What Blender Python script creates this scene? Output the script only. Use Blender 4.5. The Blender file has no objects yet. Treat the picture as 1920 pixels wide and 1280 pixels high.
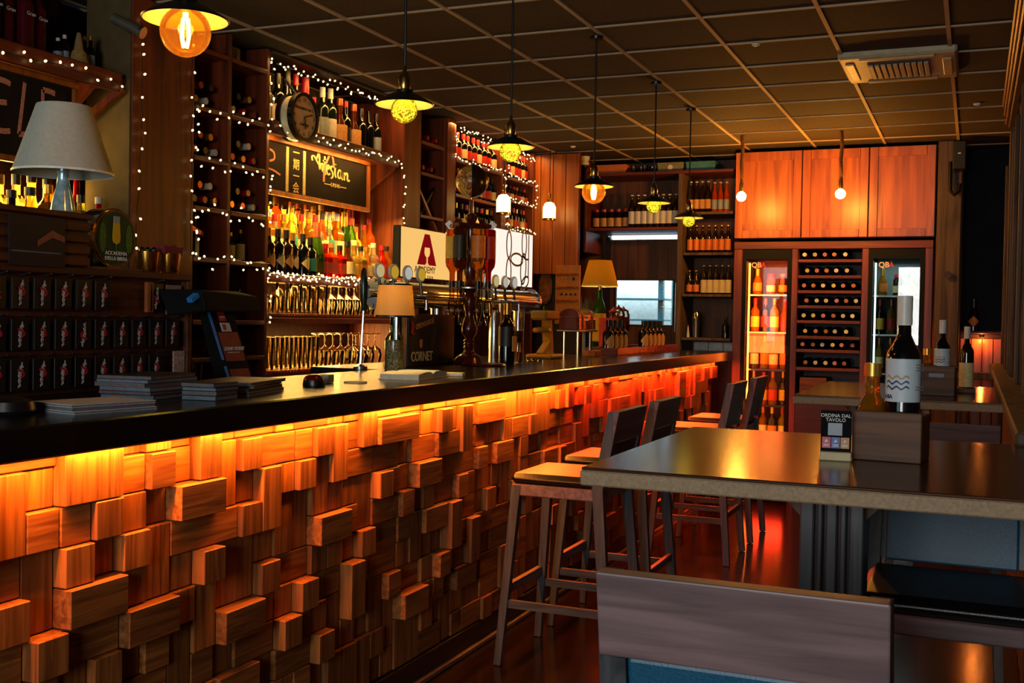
import bpy, math, random
from mathutils import Vector, Matrix
random.seed(7)
S = bpy.context.scene
COL = S.collection
PI = math.pi
R = math.radians

# ------------------------------------------------------------------ camera
YAW, PITCH, ROLL = .4001, -.0224, .0178
_f = Vector((-math.sin(YAW)*math.cos(PITCH), math.cos(YAW)*math.cos(PITCH), math.sin(PITCH)))
_r = Vector((math.cos(YAW), math.sin(YAW), 0)); _u = _r.cross(_f)
_c, _s = math.cos(ROLL), math.sin(ROLL)
_r, _u = _c*_r + _s*_u, -_s*_r + _c*_u
cam_d = bpy.data.cameras.new('camera'); cam = bpy.data.objects.new('camera', cam_d); COL.objects.link(cam)
cam.matrix_world = Matrix(((_r.x, _u.x, -_f.x, 0), (_r.y, _u.y, -_f.y, 0), (_r.z, _u.z, -_f.z, 1.35), (0, 0, 0, 1)))
cam_d.sensor_width = 36; cam_d.lens = 36*2050/1920; cam_d.clip_start = .02
S.camera = cam

# ------------------------------------------------------------------ world, daylight, exposure
W = bpy.data.worlds.new('world'); S.world = W; W.use_nodes = True
_bg = W.node_tree.nodes['Background']; _bg.inputs[0].default_value = (.55, .72, 1, 1); _bg.inputs[1].default_value = .25
S.view_settings.view_transform = 'Standard'; S.view_settings.look = 'None'
S.view_settings.gamma = 1; S.view_settings.exposure = 0.15; S.view_settings.use_curve_mapping = False
S.cycles.max_bounces = 4; S.cycles.diffuse_bounces = 2; S.cycles.glossy_bounces = 3; S.cycles.transparent_max_bounces = 8; S.cycles.transmission_bounces = 4
S.cycles.sample_clamp_indirect = 4; S.cycles.caustics_reflective = False; S.cycles.caustics_refractive = False

def light(name, kind, loc, power, col, rot=(0, 0, 0), size=None, radius=.03, parent=None, spread=None):
    d = bpy.data.lights.new(name, kind); o = bpy.data.objects.new(name, d); COL.objects.link(o)
    d.energy = power; d.color = col; o.location = loc; o.rotation_euler = rot
    if kind == 'AREA':
        d.shape = 'RECTANGLE'; d.size, d.size_y = size
        if spread: d.spread = spread
    else: d.shadow_soft_size = radius
    if parent:
        o.parent = parent; o.location = Vector(loc) - origin(parent)
    return o
def origin(p):
    v = Vector((0, 0, 0))
    while p: v += p.location; p = p.parent
    return v
# daylight through the two windows behind the camera (areas fill the window openings, face into the room)
light('daylight', 'AREA', (-2.6, -2.46, 1.65), 32, (.38, .72, 1), (R(-90), 0, PI), (1.7, 1.3))
light('daylight', 'AREA', (-.55, -2.46, 1.65), 150, (.72, .80, 1), (R(-90), 0, PI), (1.3, 1.3))
# LED strip under the overhang of the counter, warm towards the near end, red towards the far end
light('led_and_fill', 'AREA', (-1.802, 2.9, 1.0445), 50, (1, .27, .03), (0, 0, 0), (.02, 4.0))
light('led_and_fill', 'AREA', (-1.802, 6.6, 1.0445), 58, (1, .07, .01), (0, 0, 0), (.02, 3.4))
# LED strips of the back bar: behind and between the rows of the lit shelf, over the glass shelves, plus added fill lights
light('led_and_fill', 'AREA', (-3.635, 5.3, 1.80), 22, (1, .62, .13), (0, R(-90), 0), (.28, 1.25))
light('led_and_fill', 'AREA', (-3.41, 5.3, 1.556), 8, (1, .66, .16), (0, R(180), 0), (.02, 1.3))
light('led_and_fill', 'AREA', (-3.53, 5.3, 1.648), 8, (1, .66, .16), (0, R(180), 0), (.02, 1.3))
light('led_and_fill', 'AREA', (-3.32, 5.3, 1.955), 15, (1, .60, .14), (0, R(-10), 0), (.03, 1.2))
light('led_and_fill', 'AREA', (-3.635, 5.25, 1.41), 9, (1, .55, .13), (0, R(-90), 0), (.12, 1.2))  # fill added behind the upper glasses to make them sparkle
light('led_and_fill', 'AREA', (-3.635, 5.25, 1.16), 10, (1, .55, .13), (0, R(-90), 0), (.18, 1.2))  # same added backlight for the lower glasses
light('led_and_fill', 'AREA', (-3.33, 5.25, 1.293), 8, (1, .5, .12), (0, 0, 0), (.04, 1.2))
light('led_and_fill', 'AREA', (-3.33, 5.25, 1.50), 7, (1, .5, .12), (0, 0, 0), (.04, 1.2))
light('led_and_fill', 'AREA', (-3.635, 2.9, 1.78), 14, (1, .62, .14), (0, R(-90), 0), (.24, 1.3))
light('led_and_fill', 'AREA', (-3.29, 5.3, 2.635), 5, (1, .50, .12), (0, R(10), 0), (.03, 1.3))  # no strip here: added area light standing in for the fairy string glow
light('led_and_fill', 'AREA', (-3.272, 5.15, 2.25), 3.2, (1, .52, .12), (0, R(28), 0), (.012, 1.0))  # fill added to brighten the chalkboard, no fixture behind it
light('led_and_fill', 'AREA', (-3.29, 7.4, 2.655), 8, (1, .42, .1), (0, R(10), 0), (.04, 1.5))

# ------------------------------------------------------------------ mesh builder
class MB:
    def __init__(s): s.v = []; s.f = []
    def add(s, vs, fs):
        n = len(s.v); s.v += [tuple(p) for p in vs]; s.f += [tuple(i+n for i in f) for f in fs]; return s
    def box(s, x0, x1, y0, y1, z0, z1, c=0):
        x0, x1 = min(x0, x1), max(x0, x1); y0, y1 = min(y0, y1), max(y0, y1); z0, z1 = min(z0, z1), max(z0, z1)
        if not c:
            return s.add([(x0,y0,z0),(x1,y0,z0),(x1,y1,z0),(x0,y1,z0),(x0,y0,z1),(x1,y0,z1),(x1,y1,z1),(x0,y1,z1)],
                [(0,3,2,1),(4,5,6,7),(0,1,5,4),(1,2,6,5),(2,3,7,6),(3,0,4,7)])
        c = min(c, (x1-x0)*.45, (y1-y0)*.45, (z1-z0)*.45)
        vs = []; idx = {}
        for sx in (0, 1):
            for sy in (0, 1):
                for sz in (0, 1):
                    p = [(x0, x1)[sx], (y0, y1)[sy], (z0, z1)[sz]]; q = [c if a == 0 else -c for a in (sx, sy, sz)]
                    for a in range(3):
                        w = list(p)
                        for b in range(3):
                            if b != a: w[b] += q[b]
                        idx[sx, sy, sz, a] = len(vs); vs.append(w)
        fs = []
        for a in range(3):
            b, d = (a+1) % 3, (a+2) % 3
            for k in (0, 1):
                ring = []
                for t in ((0,0),(1,0),(1,1),(0,1)):
                    g = [0,0,0]; g[a] = k; g[b] = t[0]; g[d] = t[1]; ring.append(idx[g[0], g[1], g[2], a])
                fs.append(tuple(ring) if k else tuple(ring[::-1]))
            for i in (0, 1):
                for j in (0, 1):
                    g0 = [0,0,0]; g0[b] = i; g0[d] = j; g1 = list(g0); g1[a] = 1
                    q = (idx[(*g0, b)], idx[(*g1, b)], idx[(*g1, d)], idx[(*g0, d)])
                    fs.append(q if (i != j) else q[::-1])
        for sx in (0, 1):
            for sy in (0, 1):
                for sz in (0, 1):
                    t = tuple(idx[sx, sy, sz, a] for a in range(3)); fs.append(t if (sx+sy+sz) % 2 else t[::-1])
        return s.add(vs, fs)
    def obox(s, c, size, rot=(0, 0, 0), ch=0):
        from mathutils import Euler
        t = MB().box(-size[0]/2, size[0]/2, -size[1]/2, size[1]/2, -size[2]/2, size[2]/2, ch)
        m = Euler(rot).to_matrix()
        return s.add([m @ Vector(p) + Vector(c) for p in t.v], t.f)
    def cyl(s, p0, p1, r0, r1=None, n=16, caps=True):
        r1 = r0 if r1 is None else r1; p0, p1 = Vector(p0), Vector(p1); d = (p1-p0).normalized()
        a = d.orthogonal().normalized(); b = d.cross(a); vs = []
        for p, r in ((p0, r0), (p1, r1)):
            vs += [p + r*(math.cos(2*PI*i/n)*a + math.sin(2*PI*i/n)*b) for i in range(n)]
        fs = [(i, (i+1) % n, n+(i+1) % n, n+i) for i in range(n)]
        if caps: fs += [tuple(range(n))[::-1], tuple(range(n, 2*n))]
        return s.add(vs, fs)
    def bar(s, p0, p1, w, h):                      # rectangular bar between two points, w x h
        p0, p1 = Vector(p0), Vector(p1); d = (p1-p0).normalized()
        a = Vector((0, 0, 1)).cross(d)
        a = a.normalized() if a.length > .02 else Vector((1, 0, 0))
        b = d.cross(a); vs = []
        for p in (p0, p1):
            for i, j in ((-1,-1),(1,-1),(1,1),(-1,1)): vs.append(p + a*i*w/2 + b*j*h/2)
        return s.add(vs, [(0,1,5,4),(1,2,6,5),(2,3,7,6),(3,0,4,7),(3,2,1,0),(4,5,6,7)])
    def taper(s, p0, p1, s0, s1):                   # square-section leg
        vs = []
        for p, q in ((p0, s0), (p1, s1)):
            for i, j in ((-1,-1),(1,-1),(1,1),(-1,1)): vs.append((p[0]+i*q[0]/2, p[1]+j*q[1]/2, p[2]))
        fs = [(0,1,5,4),(1,2,6,5),(2,3,7,6),(3,0,4,7),(3,2,1,0),(4,5,6,7)]
        return s.add(vs, fs if p1[2] > p0[2] else [f[::-1] for f in fs])
    def lathe(s, prof, n=20, c=(0, 0, 0), a0=0):
        vs = []; fs = []; m = len(prof)
        for r, z in prof:
            vs += [(c[0]+r*math.cos(a0+2*PI*i/n), c[1]+r*math.sin(a0+2*PI*i/n), c[2]+z) for i in range(n)]
        for k in range(m-1):
            for i in range(n):
                j = (i+1) % n; fs.append((k*n+i, k*n+j, k*n+n+j, k*n+n+i))
        if prof[0][0] > 1e-6: fs.append(tuple(range(n))[::-1])
        if prof[-1][0] > 1e-6: fs.append(tuple(range((m-1)*n, m*n)))
        return s.add(vs, fs)
    def shell(s, prof, n=20, c=(0, 0, 0)):           # open lathe surface
        k = len(s.f); s.lathe(prof, n, c); s.f = [f for f in s.f[:k]] + [f for f in s.f[k:] if len(f) <= 4]; return s
    def sphere(s, c, r, n=16, m=10, sz=1):
        return s.lathe([(max(r*math.sin(PI*i/m), 1e-7), -r*sz*math.cos(PI*i/m)) for i in range(m+1)], n, c)
    def tube(s, pts, r, n=6):
        pts = [Vector(p) for p in pts]; vs = []; fs = []; prev = None
        for i, p in enumerate(pts):
            d = (pts[min(i+1, len(pts)-1)] - pts[max(i-1, 0)]).normalized()
            a = d.orthogonal().normalized() if prev is None else (prev - d*prev.dot(d)).normalized()
            prev = a; b = d.cross(a)
            vs += [p + r*(math.cos(2*PI*k/n)*a + math.sin(2*PI*k/n)*b) for k in range(n)]
        for i in range(len(pts)-1):
            for k in range(n): j = (k+1) % n; fs.append((i*n+k, i*n+j, i*n+n+j, i*n+n+k))
        fs += [tuple(range(n))[::-1], tuple(range((len(pts)-1)*n, len(pts)*n))]
        return s.add(vs, fs)
    def prism(s, poly, fn, d):                      # polygon (2D) -> fn(a, b, depth)
        n = len(poly); vs = [fn(a, b, 0) for a, b in poly] + [fn(a, b, d) for a, b in poly]
        return s.add(vs, [tuple(range(n))[::-1], tuple(range(n, 2*n))] + [(i, (i+1) % n, n+(i+1) % n, n+i) for i in range(n)])
    def mesh(s, name, mat, smooth=False):
        m = bpy.data.meshes.new(name); m.from_pydata(s.v, [], s.f); m.validate(); m.materials.append(mat)
        import bmesh
        b = bmesh.new(); b.from_mesh(m); bmesh.ops.recalc_face_normals(b, faces=b.faces); b.to_mesh(m); b.free()
        if smooth:
            m.polygons.foreach_set('use_smooth', [True]*len(m.polygons))
            try: m.set_sharp_from_angle(angle=R(38))
            except Exception: pass
        return m
    def build(s, name, mat, parent=None, smooth=False, bevel=0):
        if parent: o0 = origin(parent)
        else:
            xs, ys, zs = zip(*s.v); o0 = Vector(((min(xs)+max(xs))/2, (min(ys)+max(ys))/2, min(zs)))
        s.v = [tuple(Vector(p)-o0) for p in s.v]
        o = bpy.data.objects.new(name, s.mesh(name, mat, smooth)); COL.objects.link(o)
        if parent: o.parent = parent
        else: o.location = o0
        if bevel:
            b = o.modifiers.new('bevel', 'BEVEL'); b.width = bevel; b.segments = 2; b.limit_method = 'ANGLE'
        return o
def tag(o, label, cat, group=None):
    o['label'] = label; o['category'] = cat
    if group: o['group'] = group
    return o
def struct(o, label=None):
    o['kind'] = 'structure'
    if label: o['label'] = label
    return o
def thing(name, label, cat, loc=(0, 0, 0), group=None):
    o = bpy.data.objects.new(name, None); COL.objects.link(o); o.location = loc; o.empty_display_size = .05
    return tag(o, label, cat, group)
def link(name, mesh, parent=None, loc=(0, 0, 0), rot=(0, 0, 0), sc=None):
    o = bpy.data.objects.new(name, mesh); COL.objects.link(o)
    if parent: o.parent = parent
    o.location = loc; o.rotation_euler = rot
    if sc: o.scale = sc
    return o
ORD = ['first','second','third','fourth','fifth','sixth','seventh','eighth','ninth','tenth','eleventh','twelfth','thirteenth','fourteenth','fifteenth',
       'sixteenth','seventeenth','eighteenth','nineteenth','twentieth','twenty-first','twenty-second','twenty-third','twenty-fourth','twenty-fifth']
FX = (R(90), 0, R(90))       # text that faces +X (read along +Y)
FY = (R(90), 0, 0)           # text that faces -Y (read along +X)
def text(body, parent, mat, loc, size, rot=FX, name='lettering', shear=0, align='CENTER', sx=1, bold=0):
    c = bpy.data.curves.new(name, 'FONT'); c.body = body; c.size = size; c.align_x = align; c.align_y = 'CENTER'
    c.extrude = .0006; c.shear = shear; c.resolution_u = 3; c.offset = bold; c.materials.append(mat)
    o = bpy.data.objects.new(name, c); COL.objects.link(o)
    if parent: o.parent = parent; o.location = Vector(loc) - origin(parent)
    else: o.location = loc
    o.rotation_euler = rot; o.scale = (sx, 1, 1)
    return o

# ------------------------------------------------------------------ materials (all procedural)
def lin(h):
    h = h.lstrip('#'); v = [int(h[i:i+2], 16)/255 for i in (0, 2, 4)]
    return tuple(x/12.92 if x <= .04045 else ((x+.055)/1.055)**2.4 for x in v) + (1,)
def new(name):
    m = bpy.data.materials.new(name); m.use_nodes = True; nt = m.node_tree
    return m, nt, nt.nodes['Principled BSDF'], nt.nodes['Material Output']
MATS = {}
def plain(name, col, rough=.5, metal=0, noise=.12, scale=30, spec=.5, bump=0, trans=0, vary=0):
    if name in MATS: return MATS[name]
    m, nt, b, out = new(name); MATS[name] = m
    c = lin(col) if isinstance(col, str) else col
    tc = nt.nodes.new('ShaderNodeTexCoord'); nz = nt.nodes.new('ShaderNodeTexNoise'); nz.inputs['Scale'].default_value = scale; nz.inputs['Detail'].default_value = 3
    nt.links.new(tc.outputs['Object'], nz.inputs['Vector'])
    r = nt.nodes.new('ShaderNodeValToRGB'); r.color_ramp.elements[0].position = .3; r.color_ramp.elements[1].position = .7
    r.color_ramp.elements[0].color = tuple(x*(1-noise) for x in c[:3]) + (1,); r.color_ramp.elements[1].color = tuple(min(1, x*(1+noise)) for x in c[:3]) + (1,)
    nt.links.new(nz.outputs[0], r.inputs[0]); src = r.outputs[0]
    if vary: src = vary_value(nt, src, vary)
    nt.links.new(src, b.inputs['Base Color'])
    b.inputs['Roughness'].default_value = rough; b.inputs['Metallic'].default_value = metal
    b.inputs['Specular IOR Level'].default_value = spec; b.inputs['Transmission Weight'].default_value = trans
    if bump:
        bp = nt.nodes.new('ShaderNodeBump'); bp.inputs['Strength'].default_value = bump; bp.inputs['Distance'].default_value = .002
        nt.links.new(nz.outputs[0], bp.inputs['Height']); nt.links.new(bp.outputs[0], b.inputs['Normal'])
    return m
def vary_value(nt, src, vary):
    oi = nt.nodes.new('ShaderNodeObjectInfo'); mr = nt.nodes.new('ShaderNodeMapRange')
    mr.inputs['To Min'].default_value = 1-vary; mr.inputs['To Max'].default_value = 1+vary
    nt.links.new(oi.outputs['Random'], mr.inputs['Value'])
    h = nt.nodes.new('ShaderNodeHueSaturation'); nt.links.new(mr.outputs[0], h.inputs['Value']); nt.links.new(src, h.inputs['Color'])
    return h.outputs[0]
def wood(name, c1, c2, axis='z', scale=1, rough=.5, vary=0, knots=0, bump=.25, spec=.4, coat=0):
    if name in MATS: return MATS[name]
    m, nt, b, out = new(name); MATS[name] = m; N = nt.nodes.new; L = nt.links.new
    tc = N('ShaderNodeTexCoord'); oi = N('ShaderNodeObjectInfo'); sc = N('ShaderNodeVectorMath'); sc.operation = 'SCALE'; sc.inputs[0].default_value = (3.1, 7.7, 5.3)
    L(oi.outputs['Random'], sc.inputs['Scale']); ad = N('ShaderNodeVectorMath'); L(tc.outputs['Object'], ad.inputs[0]); L(sc.outputs[0], ad.inputs[1])
    mp = N('ShaderNodeMapping'); q = [22*scale]*3; q['xyz'.index(axis)] = 1.3*scale; mp.inputs['Scale'].default_value = q; L(ad.outputs[0], mp.inputs['Vector'])
    nz = N('ShaderNodeTexNoise'); nz.inputs['Scale'].default_value = 1.6; nz.inputs['Detail'].default_value = 5; nz.inputs['Distortion'].default_value = .8; L(mp.outputs[0], nz.inputs['Vector'])
    r = N('ShaderNodeValToRGB'); r.color_ramp.elements[0].position = .33; r.color_ramp.elements[1].position = .68
    r.color_ramp.elements[0].color = lin(c1); r.color_ramp.elements[1].color = lin(c2); L(nz.outputs[0], r.inputs[0]); src = r.outputs[0]
    if knots:
        vm = N('ShaderNodeMapping'); q = [6.5*knots]*3; q['xyz'.index(axis)] = 3.2*knots; vm.inputs['Scale'].default_value = q; L(ad.outputs[0], vm.inputs['Vector'])
        vo = N('ShaderNodeTexVoronoi'); vo.inputs['Scale'].default_value = 1; L(vm.outputs[0], vo.inputs['Vector'])
        kr = N('ShaderNodeValToRGB'); kr.color_ramp.elements[0].position = .05; kr.color_ramp.elements[1].position = .17
        kr.color_ramp.elements[0].color = (.18, .12, .09, 1); kr.color_ramp.elements[1].color = (1, 1, 1, 1); L(vo.outputs['Distance'], kr.inputs[0])
        mx = N('ShaderNodeMix'); mx.data_type = 'RGBA'; mx.blend_type = 'MULTIPLY'; mx.inputs[0].default_value = .85; L(src, mx.inputs[6]); L(kr.outputs[0], mx.inputs[7]); src = mx.outputs[2]
    if vary: src = vary_value(nt, src, vary)
    L(src, b.inputs['Base Color']); b.inputs['Roughness'].default_value = rough; b.inputs['Specular IOR Level'].default_value = spec
    b.inputs['Coat Weight'].default_value = coat; b.inputs['Coat Roughness'].default_value = .12
    if bump:
        bp = N('ShaderNodeBump'); bp.inputs['Strength'].default_value = bump; bp.inputs['Distance'].default_value = .002; L(nz.outputs[0], bp.inputs['Height']); L(bp.outputs[0], b.inputs['Normal'])
    return m
def emit(name, col, strength, sample=True, grain=0):
    if name in MATS: return MATS[name]
    m, nt, b, out = new(name); MATS[name] = m; nt.nodes.remove(b)
    e = nt.nodes.new('ShaderNodeEmission'); e.inputs[0].default_value = lin(col) if isinstance(col, str) else col; e.inputs[1].default_value = strength
    nt.links.new(e.outputs[0], out.inputs[0])
    if not sample: m.cycles.emission_sampling = 'NONE'
    return m
def thin(name, tint, gloss=.05, ior=1.45, haze=None, amount=.05):            # thin clear glass, optionally a little milky
    if name in MATS: return MATS[name]
    m, nt, b, out = new(name); MATS[name] = m; nt.nodes.remove(b); N = nt.nodes.new
    t = N('ShaderNodeBsdfTransparent'); t.inputs[0].default_value = lin(tint); g = N('ShaderNodeBsdfGlossy'); g.inputs['Roughness'].default_value = gloss
    f = N('ShaderNodeFresnel'); f.inputs[0].default_value = ior; x = N('ShaderNodeMixShader')
    nt.links.new(f.outputs[0], x.inputs[0]); nt.links.new(t.outputs[0], x.inputs[1]); nt.links.new(g.outputs[0], x.inputs[2]); nt.links.new(x.outputs[0], out.inputs[0])
    if haze:
        h = N('ShaderNodeBsdfTranslucent'); h.inputs[0].default_value = lin(haze); y = N('ShaderNodeMixShader'); y.inputs[0].default_value = amount
        nt.links.new(x.outputs[0], y.inputs[1]); nt.links.new(h.outputs[0], y.inputs[2]); nt.links.new(y.outputs[0], out.inputs[0])
    return m
def liquid(name, col, trans=.8, rough=.06):
    if name in MATS: return MATS[name]
    m = plain(name, col, rough, 0, .1, 12, .5, 0, trans); b = m.node_tree.nodes['Principled BSDF']; b.inputs['IOR'].default_value = 1.2
    return m
def shade_cloth(name, col, trl=.55):
    if name in MATS: return MATS[name]
    m = plain(name, col, .8, 0, .08, 90, .2, .15); nt = m.node_tree; b = nt.nodes['Principled BSDF']; out = nt.nodes['Material Output']
    t = nt.nodes.new('ShaderNodeBsdfTranslucent'); t.inputs[0].default_value = lin(col); x = nt.nodes.new('ShaderNodeMixShader'); x.inputs[0].default_value = trl
    nt.links.new(b.outputs[0], x.inputs[1]); nt.links.new(t.outputs[0], x.inputs[2]); nt.links.new(x.outputs[0], out.inputs[0])
    return m

PINE_V = wood('pine_block_upright', '#6a3814', '#a2642c', 'z', 1.5, .55, .34, .55)
PINE_H = wood('pine_block_lying', '#6a3814', '#a2642c', 'y', 1.5, .55, .34, .55)
CAB_PINE = wood('cabinet_pine', '#884214', '#bc661e', 'z', .55, .34, .1, .5)
RED_WOOD_Y = wood('stained_shelf_wood', '#4a1a0c', '#7c3016', 'y', .8, .45, .1)
RED_WOOD_Z = wood('stained_post_wood', '#4a1c0c', '#863a18', 'z', .6, .45, .12, .4)
RED_WOOD_X = wood('stained_cross_wood', '#4a1c0c', '#7c3418', 'x', .8, .5, .1)
DARK_Z = wood('dark_wood_upright', '#1c0f0a', '#341c12', 'z', .8, .5, .1)
DARK_Y = wood('dark_wood_lying', '#1c0f0a', '#341c12', 'y', .8, .5, .1)
DARK_X = wood('dark_wood_cross', '#22130c', '#3a2014', 'x', .8, .5, .1)
GREY_Z = wood('weathered_wood', '#3a2c24', '#66503f', 'z', .8, .7, .15)
STOOL_Z = wood('stool_wood', '#292a2e', '#45474d', 'z', 1.3, .42, .05)
STOOL_Y = wood('stool_wood_lying', '#292a2e', '#45474d', 'y', 1.3, .42, .05)
STOOL_X = wood('stool_wood_cross', '#584648', '#786264', 'x', 1.3, .45, .05)
TABLE_TOP = wood('table_top_wood', '#3a1e10', '#5a2f18', 'x', .7, .17, .05, 0, .05, .6)
TABLE_EDGE = plain('table_edge_stone', '#8e775a', .6, 0, .2, 160, .4, .2)
BOX_WOOD = wood('caddy_wood', '#42281a', '#70492c', 'x', .8, .6, .1)
WORKTOP = plain('worktop_black', '#15100e', .2, 0, .3, 8, .5, .04)
CHAR_WOOD = wood('crate_wood', '#2c140a', '#562a14', 'y', 1, .5, .1)
CEIL = plain('ceiling_tile_brown', '#4c4236', .85, 0, .14, 40, .2, .3, 0, .08)
GRID = plain('ceiling_grid_tan', '#b09a80', .6, 0, .06)
PLASTER = plain('plaster_olive', '#5c4c30', .85, 0, .15, 14, .2, .3)
DARK_WALL = plain('dark_wall', '#1c1c22', .85, 0, .2, 10, .2, .2)
BROWN_WALL = wood('wall_panelling', '#4e2c18', '#7a4826', 'z', .5, .55, .1)
WHITE_WALL = plain('white_wall', '#c8d0d0', .8)
BLACK = plain('black_plastic', '#0c0c0e', .35)
BLACK_M = plain('black_enamel', '#14151a', .3, .3)
CHROME = plain('chrome', '#c8c8c8', .12, 1, .03)
STEEL = plain('brushed_steel', '#a0a09c', .3, 1, .06)
BRASS = plain('brass', '#b08c48', .25, 1, .06)
GOLD = plain('gold_metal', '#d8a040', .22, 1, .05)
IVORY = plain('enamel_ivory', '#d8cca8', .4)
WHITE = plain('white_paint', '#e0ddd4', .45)
PAPER = plain('paper', '#cfc8bc', .8, 0, .1, 60)
PAPER_B = plain('paper_blue', '#a8b8c4', .8, 0, .12, 60)
LEATHER = plain('black_leather', '#0b090a', .34, 0, .3, 220, .5, .35)
TEAL = plain('teal_leather', '#0e4a68', .45, 0, .25, 260, .5, .3)
CHALK = plain('chalkboard', '#221a12', .85, 0, .35, 6, .2, .1)
CHALK_Y = plain('chalk_yellow', '#f0d084', .9, 0, .25, 160)
CHALK_P = plain('chalk_pink', '#d88a68', .9, 0, .3, 160)
MAROON = plain('maroon_print', '#6a1428', .5)
RED = plain('red_print', '#b8141c', .4)
BLUE = plain('blue_print', '#1a4a98', .4)
SKYB = plain('sky_blue_edge', '#2878c8', .45)
OCHRE = plain('ochre_print', '#a86c18', .4)
MAHOG = wood('turned_mahogany', '#3a0e0c', '#5e1c16', 'z', 1, .22, 0, 0, .05, .5, .4)
WGLASS = thin('clear_glass', '#f6f0e2', .04, 1.6)
FGLASS = thin('fridge_glass', '#d8dcdc', .01, 1.55)
AMBER_G = thin('amber_bulb_glass', '#f0b860', .03, 1.3, '#ff9a30', .035)
WIRE_G = thin('wire_bulb_glass', '#eee49a', .04, 1.25, '#d0c838', .035)
FIL = emit('filament', '#ffdc9a', 60, False)
FAIRY = emit('fairy_bulb', '#ffeaa0', 3.2, False)
WIRE_L = emit('copper_wire_lights', '#ffe24a', 2.2, False)
BULB = emit('frosted_bulb', (1, .40, .05, 1), 560)
FLOORM = wood('floor_dark', '#0c0604', '#1a0c07', 'y', .5, .16, 0, 0, .12, .5)

# ------------------------------------------------------------------ room
ZC = 2.68
struct(MB().box(-3.72, .24, -2.5, 10.7, -.05, 0).build('floor', FLOORM), 'dark glossy floor')
ceil = struct(MB().box(-3.8, .5, -2.5, 9.3, ZC+.03, ZC+.08).build('ceiling', DARK_WALL), 'dark suspended ceiling')
GX0, GY0, GP = -3.149, 3.773, .501
tile_m = MB().box(-.246, .246, -.246, .246, 0, .02, .003).mesh('ceiling_tile', CEIL)
for i in range(-2, 8):
    for j in range(-4, 12):
        x, y = GX0+(i+.5)*GP, GY0+(j+.5)*GP
        if x < -3.75 or x > .4 or (i == 5 and j == 4): continue
        if x > .1 and y < 3: continue
        link('ceiling_tile', tile_m, ceil, Vector((x, y, ZC+.004))-origin(ceil))
for i in range(-1, 8):
    x = GX0+i*GP; MB().box(x-.0095, x+.0095, 1.6, 9.2, ZC-.004, ZC+.02).build('grid_rail', GRID, ceil)
for j in range(-4, 12):
    y = GY0+j*GP; MB().box(-3.72, .24, y-.0065, y+.0065, ZC-.003, ZC+.019).build('grid_rail', GRID, ceil)
struct(MB().box(-3.8, -3.70, -2.5, 9.2, 0, ZC).build('wall_left', DARK_WALL), 'dark wall behind the back bar')
# back wall: opening for the kitchen door
wb = MB().box(-3.8, -2.94, 9.05, 9.15, 0, ZC).box(-2.27, .3, 9.05, 9.15, 0, ZC).box(-2.94, -2.27, 9.05, 9.15, 2.07, ZC)
struct(wb.build('wall_back', BROWN_WALL), 'brown panelled end wall')
# wall behind the camera with two window openings
wf = MB().box(-3.8, -3.5, -2.5, -2.4, 0, ZC).box(-1.7, -1.25, -2.5, -2.4, 0, ZC).box(.15, .5, -2.5, -2.4, 0, ZC).box(-3.5, -1.7, -2.5, -2.4, 0, .95).box(-3.5, -1.7, -2.5, -2.4, 2.35, ZC).box(-1.25, .15, -2.5, -2.4, 0, .95).box(-1.25, .15, -2.5, -2.4, 2.35, ZC)
struct(wf.build('wall_front', DARK_WALL), 'dark wall with two windows behind the viewer')
for k, (a, b) in enumerate(((-3.5, -1.7), (-1.25, .15))):
    w = MB().box(a, b, -2.46, -2.41, .95, 1.0).box(a, b, -2.46, -2.41, 2.30, 2.35).box(a, a+.05, -2.46, -2.41, 1, 2.3).box(b-.05, b, -2.46, -2.41, 1, 2.3).box((a+b)/2-.025, (a+b)/2+.025, -2.46, -2.41, 1, 2.3)
    wo = struct(w.build('window_%d' % (k+1), DARK_Z), 'dark framed window behind the viewer')
    MB().box(a+.05, b-.05, -2.44, -2.436, 1, 2.3).build('pane', WGLASS, wo)
# right wall: plank wainscot, sill, casings and mouldings
wr = struct(MB().box(.22, .32, -2.5, 9.2, 0, ZC).build('wall_right', GREY_Z), 'weathered plank wall')
pl = MB().box(-.012, .012, -.043, .043, 0, 1.04, .004).mesh('plank', GREY_Z)
for k in range(62):
    link('plank', pl, wr, Vector((.208-.003*(k % 2), 3.2+k*.0915, 0))-origin(wr))
sill = struct(MB().box(.10, .22, 3.0, 8.4, 1.05, 1.085, .006).build('trim_1', GREY_Z), 'worn wooden sill along the plank wall')
for k, y in enumerate((4.6, 5.5, 6.3, 6.75, 7.3, 8.3)):
    MB().box(.19, .22, y-.06, y+.06, 1.085, ZC, .006).box(.17, .19, y-.035, y+.035, 1.085, 2.45, .004).build('casing', GREY_Z, sill)
co = struct(MB().box(.15, .22, 3.0, 7.0, 2.50, 2.66, .006).build('trim_2', DARK_Y), 'moulded cornice above the plank wall')
for k in range(3):
    MB().box(.15-.018-.009*k, .15, 3.0, 7.0-.02*k, 2.515+.048*k, 2.54+.048*k, .006).build('moulding', RED_WOOD_Y, co)
# far right corner: rough post, orange wainscot
po = struct(MB().box(-.275, -.105, 8.5, 8.68, 0, ZC, .01).build('pillar_right', GREY_Z), 'rough grey wooden post beside the fridge cabinet')
fw = struct(MB().box(-.1, .2, 8.98, 9.0, 0, 1.28).build('wall_far_wainscot', DARK_X), 'pine wainscot in the far corner')
for k in range(4):
    MB().box(-.10+k*.078, -.026+k*.078, 8.955, 8.98, .06, 1.25, .004).build('plank', CAB_PINE, fw)
struct(MB().box(-.105, .21, 8.9, 9.04, 1.285, 1.305, .004).build('trim_3', RED_WOOD_X), 'shelf board over the far wainscot')
struct(MB().box(-.1, .22, 9.0, 9.04, 1.31, ZC).build('wall_far_panel', DARK_WALL), 'dark far corner wall')

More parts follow.
